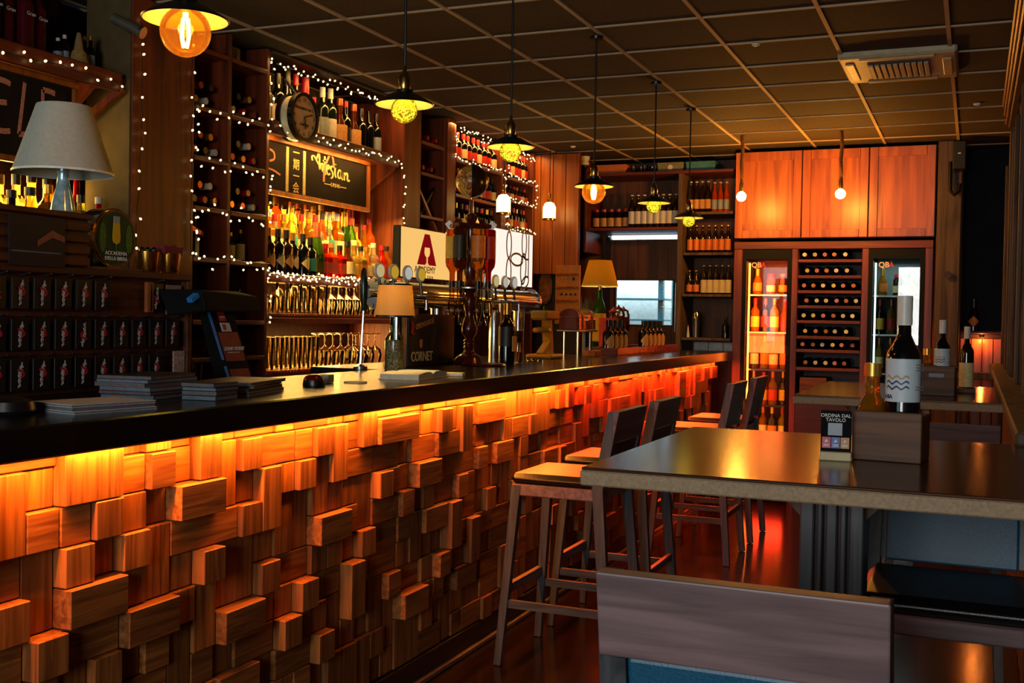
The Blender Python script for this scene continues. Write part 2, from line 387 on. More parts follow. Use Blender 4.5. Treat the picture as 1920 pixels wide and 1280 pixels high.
# ------------------------------------------------------------------ bar front of wooden blocks and its worktop
bar = thing('bar_counter', 'long bar front clad with uneven pine blocks under a black worktop', 'bar counter', (-1.9, 4.7, 0))
MB().box(-2.36, -1.875, .9, 8.40, .10, 1.045).build('carcass', DARK_Y, bar)
MB().box(-1.875, -1.862, .9, 8.40, .12, 1.045).build('backing_board', RED_WOOD_Y, bar)
MB().box(-1.90, -1.842, .9, 8.42, 0, .10, .004).build('kick_board', DARK_Y, bar)
MB().box(-1.842, -1.825, .9, 8.42, 0, .022, .004).build('kick_trim', plain('kick_trim_metal', '#8a7860', .35, .6), bar)
TR = [(1.832,2.015,1.001,1.031,2),(1.814,1.919,.912,1.0,1),(1.898,1.99,.826,.915,2),(2.086,2.199,.912,1.0,2),(2.173,2.36,.825,.913,3),(2.44,2.537,.735,.817,2),(2.238,2.356,.649,.735,3),(2.015,2.106,.735,.818,2),(1.811,1.901,.734,.823,2),(1.815,1.992,.641,.729,3),(1.997,2.178,.553,.641,3),(1.642,1.717,.643,.728,2),(1.723,1.814,.557,.639,3),(1.926,2.02,.465,.539,2),(2.341,2.523,.464,.557,3),(1.734,1.825,.818,.914,1),(1.665,1.735,.824,1.003,1),(2.02,2.107,.91,.99,1),(2.265,2.356,.914,1.027,2),(2.448,2.535,.914,.999,2),(2.358,2.551,.29,.387,2),(2.287,2.38,.457,.634,1),(2.199,2.445,.736,.818,1),(2.126,2.197,.632,.815,1),(2.568,2.652,.725,.913,2),(2.724,2.842,.82,.913,2),(2.784,2.896,.921,1.011,2),(2.9,2.991,.826,1.005,2),(3.021,3.2,.821,.91,1),(3.057,3.207,.915,1.028,2),(3.206,3.444,.917,1.01,3),(3.202,3.384,.823,.912,1),(3.17,3.264,.729,.821,3),(3.408,3.624,.738,.831,3),(3.582,3.718,.918,1.008,3),(3.769,3.907,.827,1.005,3),(3.993,4.219,.915,1.004,2),(3.597,3.81,.831,.914,2),(3.483,3.63,.82,.91,1),(3.965,4.084,.74,.825,2),(4.177,4.303,.73,.819,2),(2.788,2.996,.647,.738,3),(3.084,3.211,.548,.639,2),(2.557,2.66,.547,.633,2),(2.674,2.816,.475,.56,3),(2.994,3.086,.372,.557,3),(2.626,2.72,.371,.458,3),(2.797,2.906,.285,.366,3),(3.264,3.389,.384,.453,2),(3.359,3.541,.281,.369,3),(3.39,3.478,.633,.722,2),(3.566,3.667,.545,.637,2),(3.707,3.813,.464,.645,3),(3.901,3.993,.372,.557,3),(3.629,3.718,.367,.461,3),(3.821,3.94,.275,.363,2),(3.795,3.89,.649,.727,2),(4.058,4.164,.549,.642,2),(3.026,3.107,.647,.728,1),(2.912,3.019,.73,.816,1)]
U = .0903; rb = random.Random(11)
occ = {}; blocks = []
def cell(y): return round((y-1.815)/U)
for y0, y1, z0, z1, d in TR:
    a, b = cell(y0), max(cell(y0)+1, cell(y1)); k0 = round((1.005-z1)/.09); k1 = max(k0+1, round((1.005-z0)/.09))
    if z1 > 1.02: k0 = -1; k1 = max(0, k1)
    cs = [(i, k) for i in range(a, b) for k in range(k0, k1)]
    if any(c in occ for c in cs): continue
    for c in cs: occ[c] = 1
    blocks.append((a, b, k0, k1, d))
i0, i1 = cell(.95), cell(8.36)
for i in range(i0, i1):
    for k in range(-1, 10):
        if (i, k) in occ: continue
        w, h = rb.choice([(1,1),(1,1),(2,1),(1,2),(1,2),(2,1),(1,1),(2,2)])
        while w > 1 and ((i+1, k) in occ or (h > 1 and (i+1, k+1) in occ) or i+1 >= i1): w -= 1
        while h > 1 and ((i, k+1) in occ or (w > 1 and (i+1, k+1) in occ) or k+1 >= 10): h -= 1
        for a in range(i, i+w):
            for b in range(k, k+h): occ[a, b] = 1
        y = 1.815+i*U
        d = rb.choice([0, 0, .5, .5, 1, 1, 1.3]) if 1.6 < y < 4.3 else rb.choice([0, .5, 1, 1, 1.6, 2.2, 3])
        blocks.append((i, i+w, k, k+h, d))
def bsize(b):
    y = 1.815+b[0]*U; return (b[1]-b[0])*(b[3]-b[2])/(1.3+y)**2 if y > 1.45 else 0
blocks.sort(key=bsize, reverse=True)
far_mb = MB()
for n, (a, b, k0, k1, d) in enumerate(blocks):
    y0, y1 = 1.815+a*U, 1.815+b*U; z1 = min(1.005-k0*.09, 1.036); z0 = 1.005-k1*.09
    x1 = -1.853+.0165*d+rb.uniform(-.002, .002); g = .0012
    if z1-z0 < .01: continue
    if n < 298: MB().box(-1.868, x1, y0+g, y1-g, z0+g, z1-g, .0022).build('block', PINE_H if (b-a) > (k1-k0) or (b-a == k1-k0 and rb.random() < .35) else PINE_V, bar)
    else: far_mb.box(-1.868, x1, y0+g, y1-g, z0+g, z1-g)
fo = far_mb.build('far_blocks', PINE_V, bar); fo['kind'] = 'stuff'
wt = MB().box(-2.36, -1.724, .9, 8.46, 1.046, 1.115, .004)
wk = tag(wt.build('bar_worktop', WORKTOP), 'long black polished worktop running over the block-clad bar', 'worktop')
bs = thing('tap_station', 'dark ledge behind the worktop carrying the beer taps', 'ledge', (-2.52, 5.3, 0))
MB().box(-2.70, -2.362, 4.1, 6.6, 1.075, 1.115, .004).build('ledge_top', WORKTOP, bs)
MB().box(-2.66, -2.40, 4.15, 6.55, 0, 1.075).build('ledge_body', DARK_Y, bs)

# ------------------------------------------------------------------ bottle kit
CACHE = {}
def prof(kind, h, r):
    if kind == 'wine': return [(r*.9, 0), (r, .01*h), (r, .60*h), (.93*r, .65*h), (.6*r, .71*h), (.4*r, .76*h), (.36*r, .96*h), (.42*r, .965*h), (.42*r, h), (0, h)]
    if kind == 'champagne': return [(r*.9, 0), (r, .01*h), (r, .40*h), (.9*r, .50*h), (.62*r, .64*h), (.42*r, .76*h), (.34*r, .95*h), (.42*r, .96*h), (.4*r, h), (0, h)]
    if kind == 'spirit': return [(r*.92, 0), (r, .015*h), (r, .56*h), (.9*r, .63*h), (.5*r, .70*h), (.4*r, .74*h), (.38*r, .9*h), (.38*r, h), (0, h)]
    if kind == 'square': return [(r*1.15, 0), (r*1.25, .02*h), (r*1.25, .60*h), (r*1.0, .66*h), (.45*r, .72*h), (.42*r, h), (0, h)]
    if kind == 'flask': return [(r*.75, 0), (r, .12*h), (r*1.05, .3*h), (.8*r, .48*h), (.42*r, .62*h), (.36*r, .7*h), (.36*r, h), (0, h)]
    if kind == 'cone': return [(r, 0), (r, .25*h), (.42*r, .78*h), (.38*r, h), (0, h)]
    if kind == 'beer': return [(r*.9, 0), (r, .02*h), (r, .55*h), (.85*r, .65*h), (.45*r, .80*h), (.4*r, .97*h), (.46*r, .98*h), (.46*r, h), (0, h)]
    if kind == 'jar': return [(r*.9, 0), (r, .04*h), (r, .72*h), (.7*r, .84*h), (.7*r, h), (0, h)]
    if kind == 'honey': return [(r*.8, 0), (r, .08*h), (r*1.06, .25*h), (r, .45*h), (.75*r, .58*h), (.5*r, .65*h), (.46*r, .7*h), (.52*r, .73*h), (.46*r, .76*h), (.45*r, h), (0, h)]
NECK = {'wine': .42, 'champagne': .44, 'spirit': .42, 'square': .46, 'flask': .40, 'cone': .42, 'beer': .5, 'jar': .74, 'honey': .52}
CAPZ = {'wine': .82, 'champagne': .72, 'spirit': .88, 'square': .86, 'flask': .86, 'cone': .88, 'beer': .965, 'jar': .86, 'honey': .86}
def cached(key, fn):
    if key not in CACHE: CACHE[key] = fn()
    return CACHE[key]
def bottle(pos, kind, h, r, body, cap, lab, label, group, labz=(.14, .46), name='bottle', cat='bottle', rot=(0, 0, 0), diamond=False):
    h, r = round(h, 3), round(r, 4); n = 4 if kind == 'square' else 14
    m = cached((kind, h, r, body.name), lambda: MB().lathe(prof(kind, h, r), n, a0=PI/4 if n == 4 else 0).mesh(name, body, kind != 'square'))
    o = tag(link(name, m, None, pos, rot), label, cat, group)
    if cap:
        rr = NECK[kind]*r*1.06; z = CAPZ[kind]*h
        link('cap', cached(('cap', kind, h, r, cap.name), lambda: MB().lathe([(rr, z), (rr, h*1.006), (0, h*1.006)], 12).mesh('cap', cap, True)), o)
    if lab:
        if diamond:
            def dm():
                b = MB(); a = []; N = 6; zc = (labz[0]+labz[1])/2*h; hh = (labz[1]-labz[0])/2*h
                for s_ in (1, -1):
                    for i in range(N+1):
                        t = -1+2*i/N; ang = t*1.15; a.append(((r*1.02)*math.cos(ang), (r*1.02)*math.sin(ang), zc + s_*hh*(1-abs(t)*.95)))
                b.add(a, [(i, i+1, N+2+i, N+1+i) for i in range(N)]); return b.mesh('label', lab)
            link('label', cached(('dia', kind, h, r, lab.name), dm), o)
        else:
            q = 1.25*1.02 if kind == 'square' else (1.06 if kind == 'flask' else 1.02)
            link('label', cached(('lab', kind, h, r, lab.name, labz), lambda: MB().shell([(r*q, labz[0]*h), (r*q, labz[1]*h)], n if n == 4 else 18, ).mesh('label', lab, n != 4) if n != 4 else sq_label(r*q, labz[0]*h, labz[1]*h, lab)), o)
    return o
def sq_label(r, z0, z1, lab):
    a = r*math.cos(PI/4); return MB().box(-a, a, -a, a, z0, z1).mesh('label', lab)
D_GREEN = plain('dark_green_glass', '#0c160c', .1, 0, .1); D_BROWN = plain('brown_glass', '#1c0c06', .1, 0, .1); D_BLACK = plain('black_glass', '#08080a', .1, 0, .1)
G_GREEN = liquid('green_glass', '#3a6a18'); L_AMBER = liquid('amber_liquor', '#e08a20'); L_GOLD = liquid('gold_liquor', '#f0c050'); L_CLEAR = liquid('clear_liquor', '#f6ecc8', .9)
L_RED = liquid('red_liquor', '#c81808', .6); L_ORANGE = liquid('orange_liquor', '#e85808', .6); L_BROWN = liquid('brown_liquor', '#6a2808', .6)
C_RED = plain('red_cap', '#a81418', .35); C_BLACK = plain('black_cap', '#101012', .35); C_GOLD = plain('gold_cap', '#b88a38', .3, .8); C_WHITE = plain('white_cap', '#c8c4bc', .4); C_CORK = plain('cork_cap', '#a87440', .7); C_PINK = plain('copper_cap', '#b05838', .3, .6)
P_CREAM = plain('cream_label', '#d8c48c', .6, 0, .15, 80); P_WHITE = plain('white_label', '#d0ccc4', .6, 0, .12, 80); P_YELLOW = plain('yellow_label', '#d8a830', .6, 0, .15, 80); P_RED = plain('red_label', '#b01c14', .5, 0, .15, 80)
P_TAN = plain('tan_label', '#c89050', .6, 0, .25, 120); P_BLACK = plain('black_label', '#18120e', .5); P_GREEN = plain('green_label', '#2a6a28', .5, 0, .15, 80); P_ORANGE = plain('orange_label', '#d87420', .5, 0, .15, 80); P_TEAL = plain('teal_label', '#2a8478', .5, 0, .15, 80); P_GREY = plain('silver_label', '#8a94a0', .5)
BODY = {'amber': L_AMBER, 'golden': L_GOLD, 'clear': L_CLEAR, 'red': L_RED, 'orange': L_ORANGE, 'brown': L_BROWN, 'green': G_GREEN, 'dark green': D_GREEN, 'dark brown': D_BROWN, 'black': D_BLACK}
CAPS = {'red': C_RED, 'black': C_BLACK, 'gold': C_GOLD, 'white': C_WHITE, 'cork': C_CORK, 'copper': C_PINK}
LABS = {'cream': P_CREAM, 'white': P_WHITE, 'yellow': P_YELLOW, 'red': P_RED, 'tan': P_TAN, 'black': P_BLACK, 'green': P_GREEN, 'orange': P_ORANGE, 'teal': P_TEAL, 'silver': P_GREY}
def row(specs, x, y0, y1, z, where, group, jit=.008, rs=None, k0=0):
    """a row of standing bottles along Y: specs = 'kind h r body cap label'"""
    n = len(specs)
    for i, sp in enumerate(specs):
        kind, h, r, bo, ca, la = sp[:6]; y = y0+(y1-y0)*(i+.5)/n; q = (rs or rb)
        bottle((x+q.uniform(-jit, jit), y+q.uniform(-jit, jit)*.6, z), kind, h, r, BODY[bo], CAPS.get(ca), LABS.get(la),
               '%s bottle%s%s, %s %s' % (bo, ' with %s cap' % ca if ca else '', ' and %s label' % la if la else '', ORD[i+k0], where), group, diamond=len(sp) > 6)
def rand_specs(n, bodies, caps, labs, hs, rs_, kinds, q):
    return [(q.choice(kinds), q.uniform(*hs), q.uniform(*rs_), q.choice(bodies), q.choice(caps), q.choice(labs)) for _ in range(n)]

# ------------------------------------------------------------------ back bar
XB, XF = -3.68, -3.30
def shelf_unit(name, label, y0, y1, zs, z0=0, z1=ZC-.005, xf=XF, mids=(), wall=.025, back=DARK_Z, th=.022):
    t = thing(name, label, 'shelving', ((XB+xf)/2, (y0+y1)/2, 0))
    MB().box(XB, XB+.02, y0, y1, z0, z1).build('back_panel', back, t)
    for y in (y0, *mids, y1-wall): MB().box(XB+.02, xf, y, y+wall, z0, z1, .003).build('upright', RED_WOOD_Z, t)
    ys = [y0, *mids, y1-wall]
    for z in zs:
        for a, b in zip(ys[:-1], ys[1:]): MB().box(XB+.02, xf+.004, a+wall, b, z-th, z, .003).build('shelf', RED_WOOD_Y, t)
    return t
# base cabinets of the back bar
bc = thing('back_bar_base', 'low dark base cabinet under the back bar shelves', 'cabinet', (-3.45, 4.6, 0))
MB().box(XB, XF+.02, .9, 8.3, 0, .99).build('body', DARK_Y, bc)
MB().box(XB, XF+.04, .9, 8.3, .99, 1.012, .004).build('counter_top', RED_WOOD_Y, bc)
for k in range(8):
    dr = MB().box(XF+.02, XF+.036, .95+k*.92, 1.82+k*.92, .1, .95, .005).build('door', DARK_Z, bc); MB().cyl((XF+.045, 1.75+k*.92, .7), (XF+.045, 1.75+k*.92, .82), .006, n=8).build('handle', STEEL, dr)
# left section: shelf with bottles, chalkboard, upper shelf
ls = thing('left_shelving', 'stained wooden shelving left of the wide pillar', 'shelving', (-3.5, 2.3, 1.0))
MB().box(XB, XB+.02, .9, 3.6, 1.0125, ZC).build('back_panel', DARK_Z, ls)
MB().box(XB+.02, XF, .9, 3.6, 2.285, 2.32, .004).build('shelf', RED_WOOD_Y, ls)
MB().box(XF, XF+.02, .9, 3.56, 2.25, 2.33, .004).build('shelf_edge', RED_WOOD_Y, ls)
MB().box(XB+.02, XF, .9, 3.6, 1.565, 1.595, .004).build('shelf', RED_WOOD_Y, ls)
MB().prism([(XB+.02, 2.28), (XF-.02, 2.28), (XB+.02, 1.98)], lambda a, b, d: (a, 3.45+d, b), .025).build('bracket', RED_WOOD_Z, ls)
MB().bar((XB+.03, 3.5, 2.0), (XF+.02, 3.56, 2.27), .022, .03).build('brace', RED_WOOD_Z, ls)
XC = -3.36
cb = thing('chalkboard', 'framed chalkboard with big pink chalk capitals under the left shelf', 'chalkboard', (XC, 2.3, 1.92))
MB().box(XC-.012, XC, 1.3, 3.37, 1.92, 2.25).build('board', CHALK, cb)
for a, b, c, d in ((1.3, 3.39, 2.235, 2.262), (3.365, 3.39, 1.92, 2.235), (1.3, 3.39, 1.90, 1.925)):
    MB().box(XC-.012, XC+.014, a, b, c, d, .003).build('frame', CAB_PINE, cb)
def ribbon(strokes, w, fn, t=.0015):
    b = MB()
    for st in strokes:
        st = smooth_line(st)
        L_, R_ = [], []
        for i, p in enumerate(st):
            a = st[max(0, i-1)]; c = st[min(len(st)-1, i+1)]; dx, dy = c[0]-a[0], c[1]-a[1]; l = math.hypot(dx, dy) or 1
            L_.append((p[0]-dy/l*w/2, p[1]+dx/l*w/2)); R_.append((p[0]+dy/l*w/2, p[1]-dx/l*w/2))
        n = len(st); vs = [fn(a, b_, t) for a, b_ in L_] + [fn(a, b_, t) for a, b_ in R_] + [fn(a, b_, 0) for a, b_ in L_] + [fn(a, b_, 0) for a, b_ in R_]
        fs = []
        for i in range(n-1): fs += [(i, i+1, n+i+1, n+i), (2*n+i, 2*n+i+1, i+1, i), (n+i, n+i+1, 3*n+i+1, 3*n+i)]
        b.add(vs, fs)
    return b
def smooth_line(p):
    if len(p) < 3: return p
    o = []
    for i in range(len(p)-1):
        a, b, c, d = p[max(0, i-1)], p[i], p[i+1], p[min(len(p)-1, i+2)]
        for t in (0, .33, .67):
            o.append(tuple(.5*(2*b[k]+(c[k]-a[k])*t+(2*a[k]-5*b[k]+4*c[k]-d[k])*t*t+(3*b[k]-a[k]-3*c[k]+d[k])*t**3) for k in (0, 1)))
    return o + [p[-1]]
FLE = [[(0, 0), (0, .5), (0, 1)], [(0, 1), (.3, .98), (.45, .95)], [(0, .55), (.2, .56), (.33, .57)], [(0, 0), (.25, .0), (.45, .03)],
       [(.95, 1.05), (.85, .5), (.75, 0)], [(.75, 0), (1.0, .02), (1.25, .04)],
       [(1.6, 0), (1.6, .5), (1.6, 1)], [(1.6, 1), (1.85, 1), (2.05, .98)], [(1.6, .5), (1.8, .52), (1.9, .52)], [(1.6, 0), (1.85, 0), (2.05, .02)]]
ribbon(FLE, .11, lambda a, b, d: (XC+.0005+d, 3.0+a*.135, 2.01+b*.19)).build('chalk_letters', CHALK_P, cb)
# the wide pillar
pil = struct(MB().box(-3.5, -3.28, 3.615, 4.0, 1.0, ZC, .006).build('pillar_left', RED_WOOD_Z), 'wide stained wooden pillar left of the wine rack')
MB().box(-3.52, -3.283, 3.606, 3.614, 1.0, ZC).build('plaster_side', PLASTER, pil)
# wine rack with two columns
RZ = [2.565, 2.295, 2.065, 1.835, 1.60]
rack = shelf_unit('wine_rack', 'tall dark wine rack with two columns of pigeonholes beside the clock', 4.015, 4.615, RZ+[1.31, 1.135], 1.012, mids=(4.285,))
# clock section
sec = thing('clock_section_shelving', 'back bar shelves with the lit bottles and rows of glasses', 'shelving', (-3.5, 5.3, 1.0))
MB().box(XB, XB+.02, 4.615, 6.0, 1.012, ZC).build('back_panel', DARK_Z, sec)
for z, zz in ((1.55, 1.515), (1.335, 1.30), (1.04, 1.013)): MB().box(XB+.02, XF, 4.617, 6.0, zz, z, .003).build('shelf', RED_WOOD_Y, sec)
MB().box(XF, XF+.014, 4.617, 6.0, 1.505, 1.552, .003).build('shelf_edge', plain('red_shelf_edge', '#8a2410', .35), sec)
MB().box(XF, XF+.014, 4.617, 6.0, 1.295, 1.325, .003).build('shelf_edge', plain('red_shelf_edge', '#8a2410', .35), sec)
MB().box(XB+.02, XF, 4.617, 6.0, 2.275, 2.31, .003).build('shelf', RED_WOOD_Y, sec)
MB().box(XF, XF+.018, 4.617, 5.93, 2.255, 2.325, .003).build('shelf_edge', RED_WOOD_Y, sec)
MB().box(XB+.02, -3.42, 4.65, 5.97, 1.55, 1.64, .003).build('riser', RED_WOOD_Y, sec)
MB().box(XB+.02, -3.53, 4.65, 5.97, 1.64, 1.76, .003).build('riser', RED_WOOD_Y, sec)
MB().box(-3.5, XF+.01, 4.617, 6.0, 2.662, 2.677, .003).build('canopy', DARK_Y, sec)
MB().prism([(XB+.02, 2.28), (XF+.01, 2.28), (XF-.01, 2.24), (XB+.02, 1.98)], lambda a, b, d: (a, 5.90+d, b), .025).build('bracket', RED_WOOD_Z, sec)
for z in (1.335, 1.04):                                      # slatted wooden mats under the glasses
    for k in range(46): MB().box(XF-.28, XF+.012, 4.65+k*.0275, 4.67+k*.0275, z, z+.012).build('mat_slat', CAB_PINE, sec)
c2 = thing('chalkboard', 'framed chalkboard with yellow script and four vertical characters behind lit bottles', 'chalkboard', (XC, 5.1, 1.98))
MB().box(XC-.012, XC, 4.64, 5.68, 1.98, 2.25).build('board', CHALK, c2)
for a, b, c, d in ((4.62, 5.70, 2.235, 2.262), (5.675, 5.70, 1.98, 2.235), (4.62, 5.70, 1.96, 1.985)): MB().box(XC-.012, XC+.014, a, b, c, d, .003).build('frame', CAB_PINE, c2)
for y in (4.857, 5.016): MB().box(XC, XC+.004, y-.011, y+.011, 1.99, 2.225).build('chalk_bar', CHALK_Y, c2)
text('\u4e00\n\u671f\n\u4e00\n\u4f1a', c2, CHALK_Y, (XC+.002, 4.94, 2.108), .062, FX, 'chalk_characters', bold=.0006)
ART = [[(0.02, .62), (.0, .8), (.1, .86), (.2, .7), (.33, .52)], [(.2, .7), (.28, .95), (.33, 1.05), (.36, .85), (.36, .4), (.4, .3)], [(.4, .3), (.46, .6), (.55, .55), (.52, .3), (.6, .2)],
       [(.62, 1.0), (.62, .6), (.63, .2), (.7, .15)], [(.52, .75), (.65, .78), (.75, .72)], [(.72, .38), (.84, .5), (.82, .62), (.74, .55), (.72, .3), (.8, .16), (.9, .25)],
       [(1.05, .62), (.95, .6), (.93, .45), (1.03, .3), (1.02, .1), (.92, .02)], [(1.15, .6), (1.14, .3), (1.2, .12)], [(1.16, .75), (1.165, .78)],
       [(1.48, .45), (1.38, .55), (1.29, .35), (1.33, .14), (1.44, .2), (1.48, .5), (1.48, .2), (1.55, .1)], [(1.63, .5), (1.63, .1)], [(1.63, .3), (1.75, .5), (1.8, .4), (1.79, .18), (1.86, .12), (1.9, .2)]]
fa = lambda a, b, d: (XC+.0005+d, 5.09+a*.205, 2.115+b*.115-a*.006)
ribbon(ART, .075, fa).build('chalk_script', CHALK_Y, c2)
ribbon([[(.58, -.25), (.62, .5), (.9, 1.25)], [(.9, 1.25), (1.02, 1.0), (1.08, .55)]], .09, lambda a, b, d: fa(a, b, d+.0012)).build('chalk_accent', CHALK_P, c2)
text('DRINK', c2, CHALK_Y, (XC+.002, 5.33, 2.075), .032)
for y in (5.25, 5.41): MB().box(XC, XC+.003, y-.035, y+.035, 2.072, 2.077).build('chalk_dash', CHALK_Y, c2)
ribbon([[(0, 1), (.3, .9), (.35, .6), (0, .45)], [(-.2, .1), (.3, .05), (.8, -.1)]], .10, lambda a, b, d: (XC+.0005+d, 4.70+a*.12, 2.08+b*.11)).build('chalk_swirl', CHALK_P, c2)
# second pillar, niche and far racks
struct(MB().box(XB, -3.285, 6.0, 6.225, 1.0, ZC, .005).build('pillar_middle', RED_WOOD_Z), 'stained wooden pillar right of the lit bottles')
niche = shelf_unit('niche_rack', 'narrow dark niche with crossed boards right of the middle pillar', 6.225, 6.60, [2.475, 2.275, 2.0], 1.012)
MB().bar((-3.34, 6.26, 2.2), (-3.34, 6.57, 1.9), .02, .02).build('diagonal_board', CAB_PINE, niche)
MB().bar((-3.37, 6.26, 1.9), (-3.37, 6.57, 2.2), .02, .02).build('diagonal_board', DARK_Z, niche)
struct(MB().box(XB, -3.285, 6.60, 6.71, 1.0, ZC, .004).build('pillar_slim', RED_WOOD_Z), 'slim stained post between the niche and the far racks')
fr1 = shelf_unit('far_rack', 'far rack of red-labelled bottles behind the hanging globe', 6.71, 7.60, [2.43, 2.19, 1.95, 1.7, 1.4], 1.012, wall=.05)
fr2 = shelf_unit('far_rack', 'farthest rack of red-labelled bottles beside the orange wood panel', 7.60, 8.22, [2.42, 2.25, 2.03, 1.8, 1.5], 1.012, wall=.04)
ep = struct(MB().box(-3.7, -2.93, 8.24, 8.29, 1.70, ZC-.01, .004).build('wall_end_panel', RED_WOOD_X), 'orange-lit wooden panel at the end of the back bar')
for k in range(4): MB().box(-3.36+k*.108, -3.256+k*.108, 8.228, 8.24, 1.70, ZC-.02, .003).build('plank', CAB_PINE, ep)
struct(MB().box(-3.7, -2.95, 8.30, 8.34, 0, 1.70).build('wall_end_lower', DARK_X), 'dark panel below the orange planks')

# ------------------------------------------------------------------ bottles of the back bar
q = random.Random(5)
sp = [('wine', .30, .037, 'dark brown', 'gold', 'tan', 1), ('wine', .30, .037, 'black', 'black', 'cream', 1), ('wine', .30, .037, 'dark brown', 'black', 'tan', 1), ('wine', .29, .036, 'black', 'gold', 'cream', 1), ('wine', .29, .036, 'black', 'black', 'cream', 1), ('wine', .27, .036, 'black', 'black', 'teal')]
sp = [(a, b*.78, c, d, e, f, *g) for a, b, c, d, e, f, *g in sp]
sp += [('champagne', .30, .042, 'green', 'copper', None), ('square', .19, .034, 'red', 'red', 'red'), ('square', .2, .034, 'orange', 'cork', 'red'), ('square', .19, .034, 'red', 'black', 'red'), ('flask', .22, .044, 'brown', 'black', 'cream'), ('spirit', .2, .038, 'golden', 'gold', 'yellow'), ('square', .2, .034, 'golden', 'black', 'orange'), ('flask', .2, .04, 'amber', 'gold', 'cream'), ('spirit', .23, .038, 'clear', 'white', 'yellow'), ('spirit', .22, .036, 'red', 'red', 'red'), ('spirit', .22, .036, 'amber', 'black', 'orange')]
row(sp, -3.355, 4.65, 5.96, 1.55, 'in front row of lit shelf', 'front row of the lit shelf', rs=q)
sp = rand_specs(17, ['amber', 'golden', 'clear', 'golden', 'clear', 'amber', 'orange'], ['gold', 'cork', 'black', 'red', 'white'], ['cream', 'white', 'yellow', 'orange', 'teal', 'cream'], (.23, .30), (.034, .042), ['spirit', 'spirit', 'square', 'flask', 'cone'], q)
sp[13] = ('champagne', .33, .042, 'green', 'red', 'cream'); sp[12] = ('champagne', .31, .042, 'green', 'gold', None)
row(sp, -3.475, 4.66, 5.95, 1.642, 'in middle row of lit shelf', 'middle row of the lit shelf', rs=q)
sp = rand_specs(17, ['amber', 'golden', 'clear', 'amber', 'brown', 'orange'], ['cork', 'gold', 'black', 'red', 'copper'], ['cream', 'white', 'yellow', 'tan', None, 'black'], (.18, .23), (.030, .036), ['spirit', 'spirit', 'square', 'wine', 'cone'], q)
sp[15] = ('wine', .37, .038, 'golden', 'gold', None); sp[16] = ('wine', .37, .038, 'red', 'copper', 'red'); sp[14] = ('spirit', .29, .034, 'brown', 'red', 'cream')
row(sp, -3.585, 4.66, 5.95, 1.762, 'in back row of lit shelf', 'back row of the lit shelf', rs=q, jit=.004)
sp = [('spirit', .27, .036, 'clear', 'white', 'white'), ('wine', .30, .038, 'black', 'black', 'cream'), ('champagne', .34, .044, 'black', 'black', 'yellow'), ('wine', .33, .036, 'dark brown', 'red', None), ('champagne', .33, .046, 'dark brown', 'red', 'cream'), ('spirit', .24, .034, 'black', 'red', 'white'), ('wine', .31, .036, 'dark green', 'white', 'silver'), ('wine', .32, .038, 'dark green', 'white', 'white'), ('flask', .28, .044, 'brown', 'copper', 'tan'), ('spirit', .28, .034, 'black', 'red', 'black'), ('flask', .28, .046, 'brown', 'copper', 'tan'), ('wine', .27, .034, 'black', 'black', None), ('wine', .27, .034, 'black', 'silver', None), ('wine', .27, .034, 'black', 'black', 'silver')]
row(sp, -3.42, 4.72, 5.92, 2.31, 'on shelf above chalk script', 'bottles on the shelf over the chalkboard', rs=q)
# left section
sp = [('spirit', .28, .04, 'black', 'black', 'cream'), ('flask', .27, .045, 'amber', 'gold', 'cream'), ('spirit', .30, .038, 'red', 'red', 'cream'), ('square', .27, .036, 'golden', 'gold', 'yellow'), ('square', .28, .036, 'golden', 'black', 'yellow'), ('flask', .30, .045, 'amber', 'black', 'orange'), ('spirit', .28, .038, 'black', 'black', 'silver'), ('spirit', .28, .042, 'green', 'red', 'green'), ('wine', .31, .034, 'red', 'cream', 'orange')]
row(sp, -3.50, 2.86, 3.58, 1.596, 'behind the white cone lamp', 'bottles behind the white table lamp', rs=q)
sp = [('square', .22, .036, 'golden', 'gold', 'yellow'), ('flask', .2, .045, 'black', 'black', None), ('flask', .22, .05, 'golden', 'black', 'yellow'), ('square', .24, .036, 'amber', 'gold', 'cream'), ('spirit', .21, .036, 'golden', 'red', 'yellow'), ('square', .22, .034, 'golden', 'black', 'red'), ('spirit', .22, .034, 'red', 'white', 'orange')]
row(sp, -3.38, 2.95, 3.58, 1.596, 'beside the round green sign', 'front bottles behind the round sign', rs=q)
GRAN = plain('maroon_glass', '#4a0c14', .15, 0, .1)
for k in range(5):
    b = bottle((-3.42+.02*(k % 2), 2.93+k*.078, 2.33), 'wine', .30, .034, GRAN if k > 1 else D_BROWN, C_RED if k % 2 else C_BLACK, None, 'dark red bottle with white name, %s on the top left shelf' % ORD[k], 'dark red bottles on the top left shelf')
    text('Gran', b, P_WHITE, origin(b)+Vector((.0345, 0, .15)), .021, FX)
for k, (y, h, ca) in enumerate(((3.33, .10, 'silver'), (3.365, .12, 'silver'), (3.47, .14, 'gold'), (3.505, .15, 'gold'))):
    bottle((-3.40, y, 2.33), 'spirit', h, .018, D_BLACK, CAPS.get(ca, C_WHITE), P_GREY, 'miniature dark bottle with %s top, %s on top left shelf' % (ca, ORD[k]), 'miniatures on the top left shelf')
gn = thing('gnome_figure', 'small straw gnome figure with pointed hat on the top left shelf', 'figurine', (-3.38, 3.42, 2.33))
MB().lathe([(.03, 0), (.04, .02), (.03, .06), (.018, .075)], 10, gn.location).build('body', plain('straw', '#a08048', .9, 0, .4, 200, .2, .8), gn, True)
MB().lathe([(.02, .072), (.016, .1), (.008, .14), (0, .145)], 10, gn.location).build('hat', plain('hat_felt', '#8a7040', .9), gn, True)
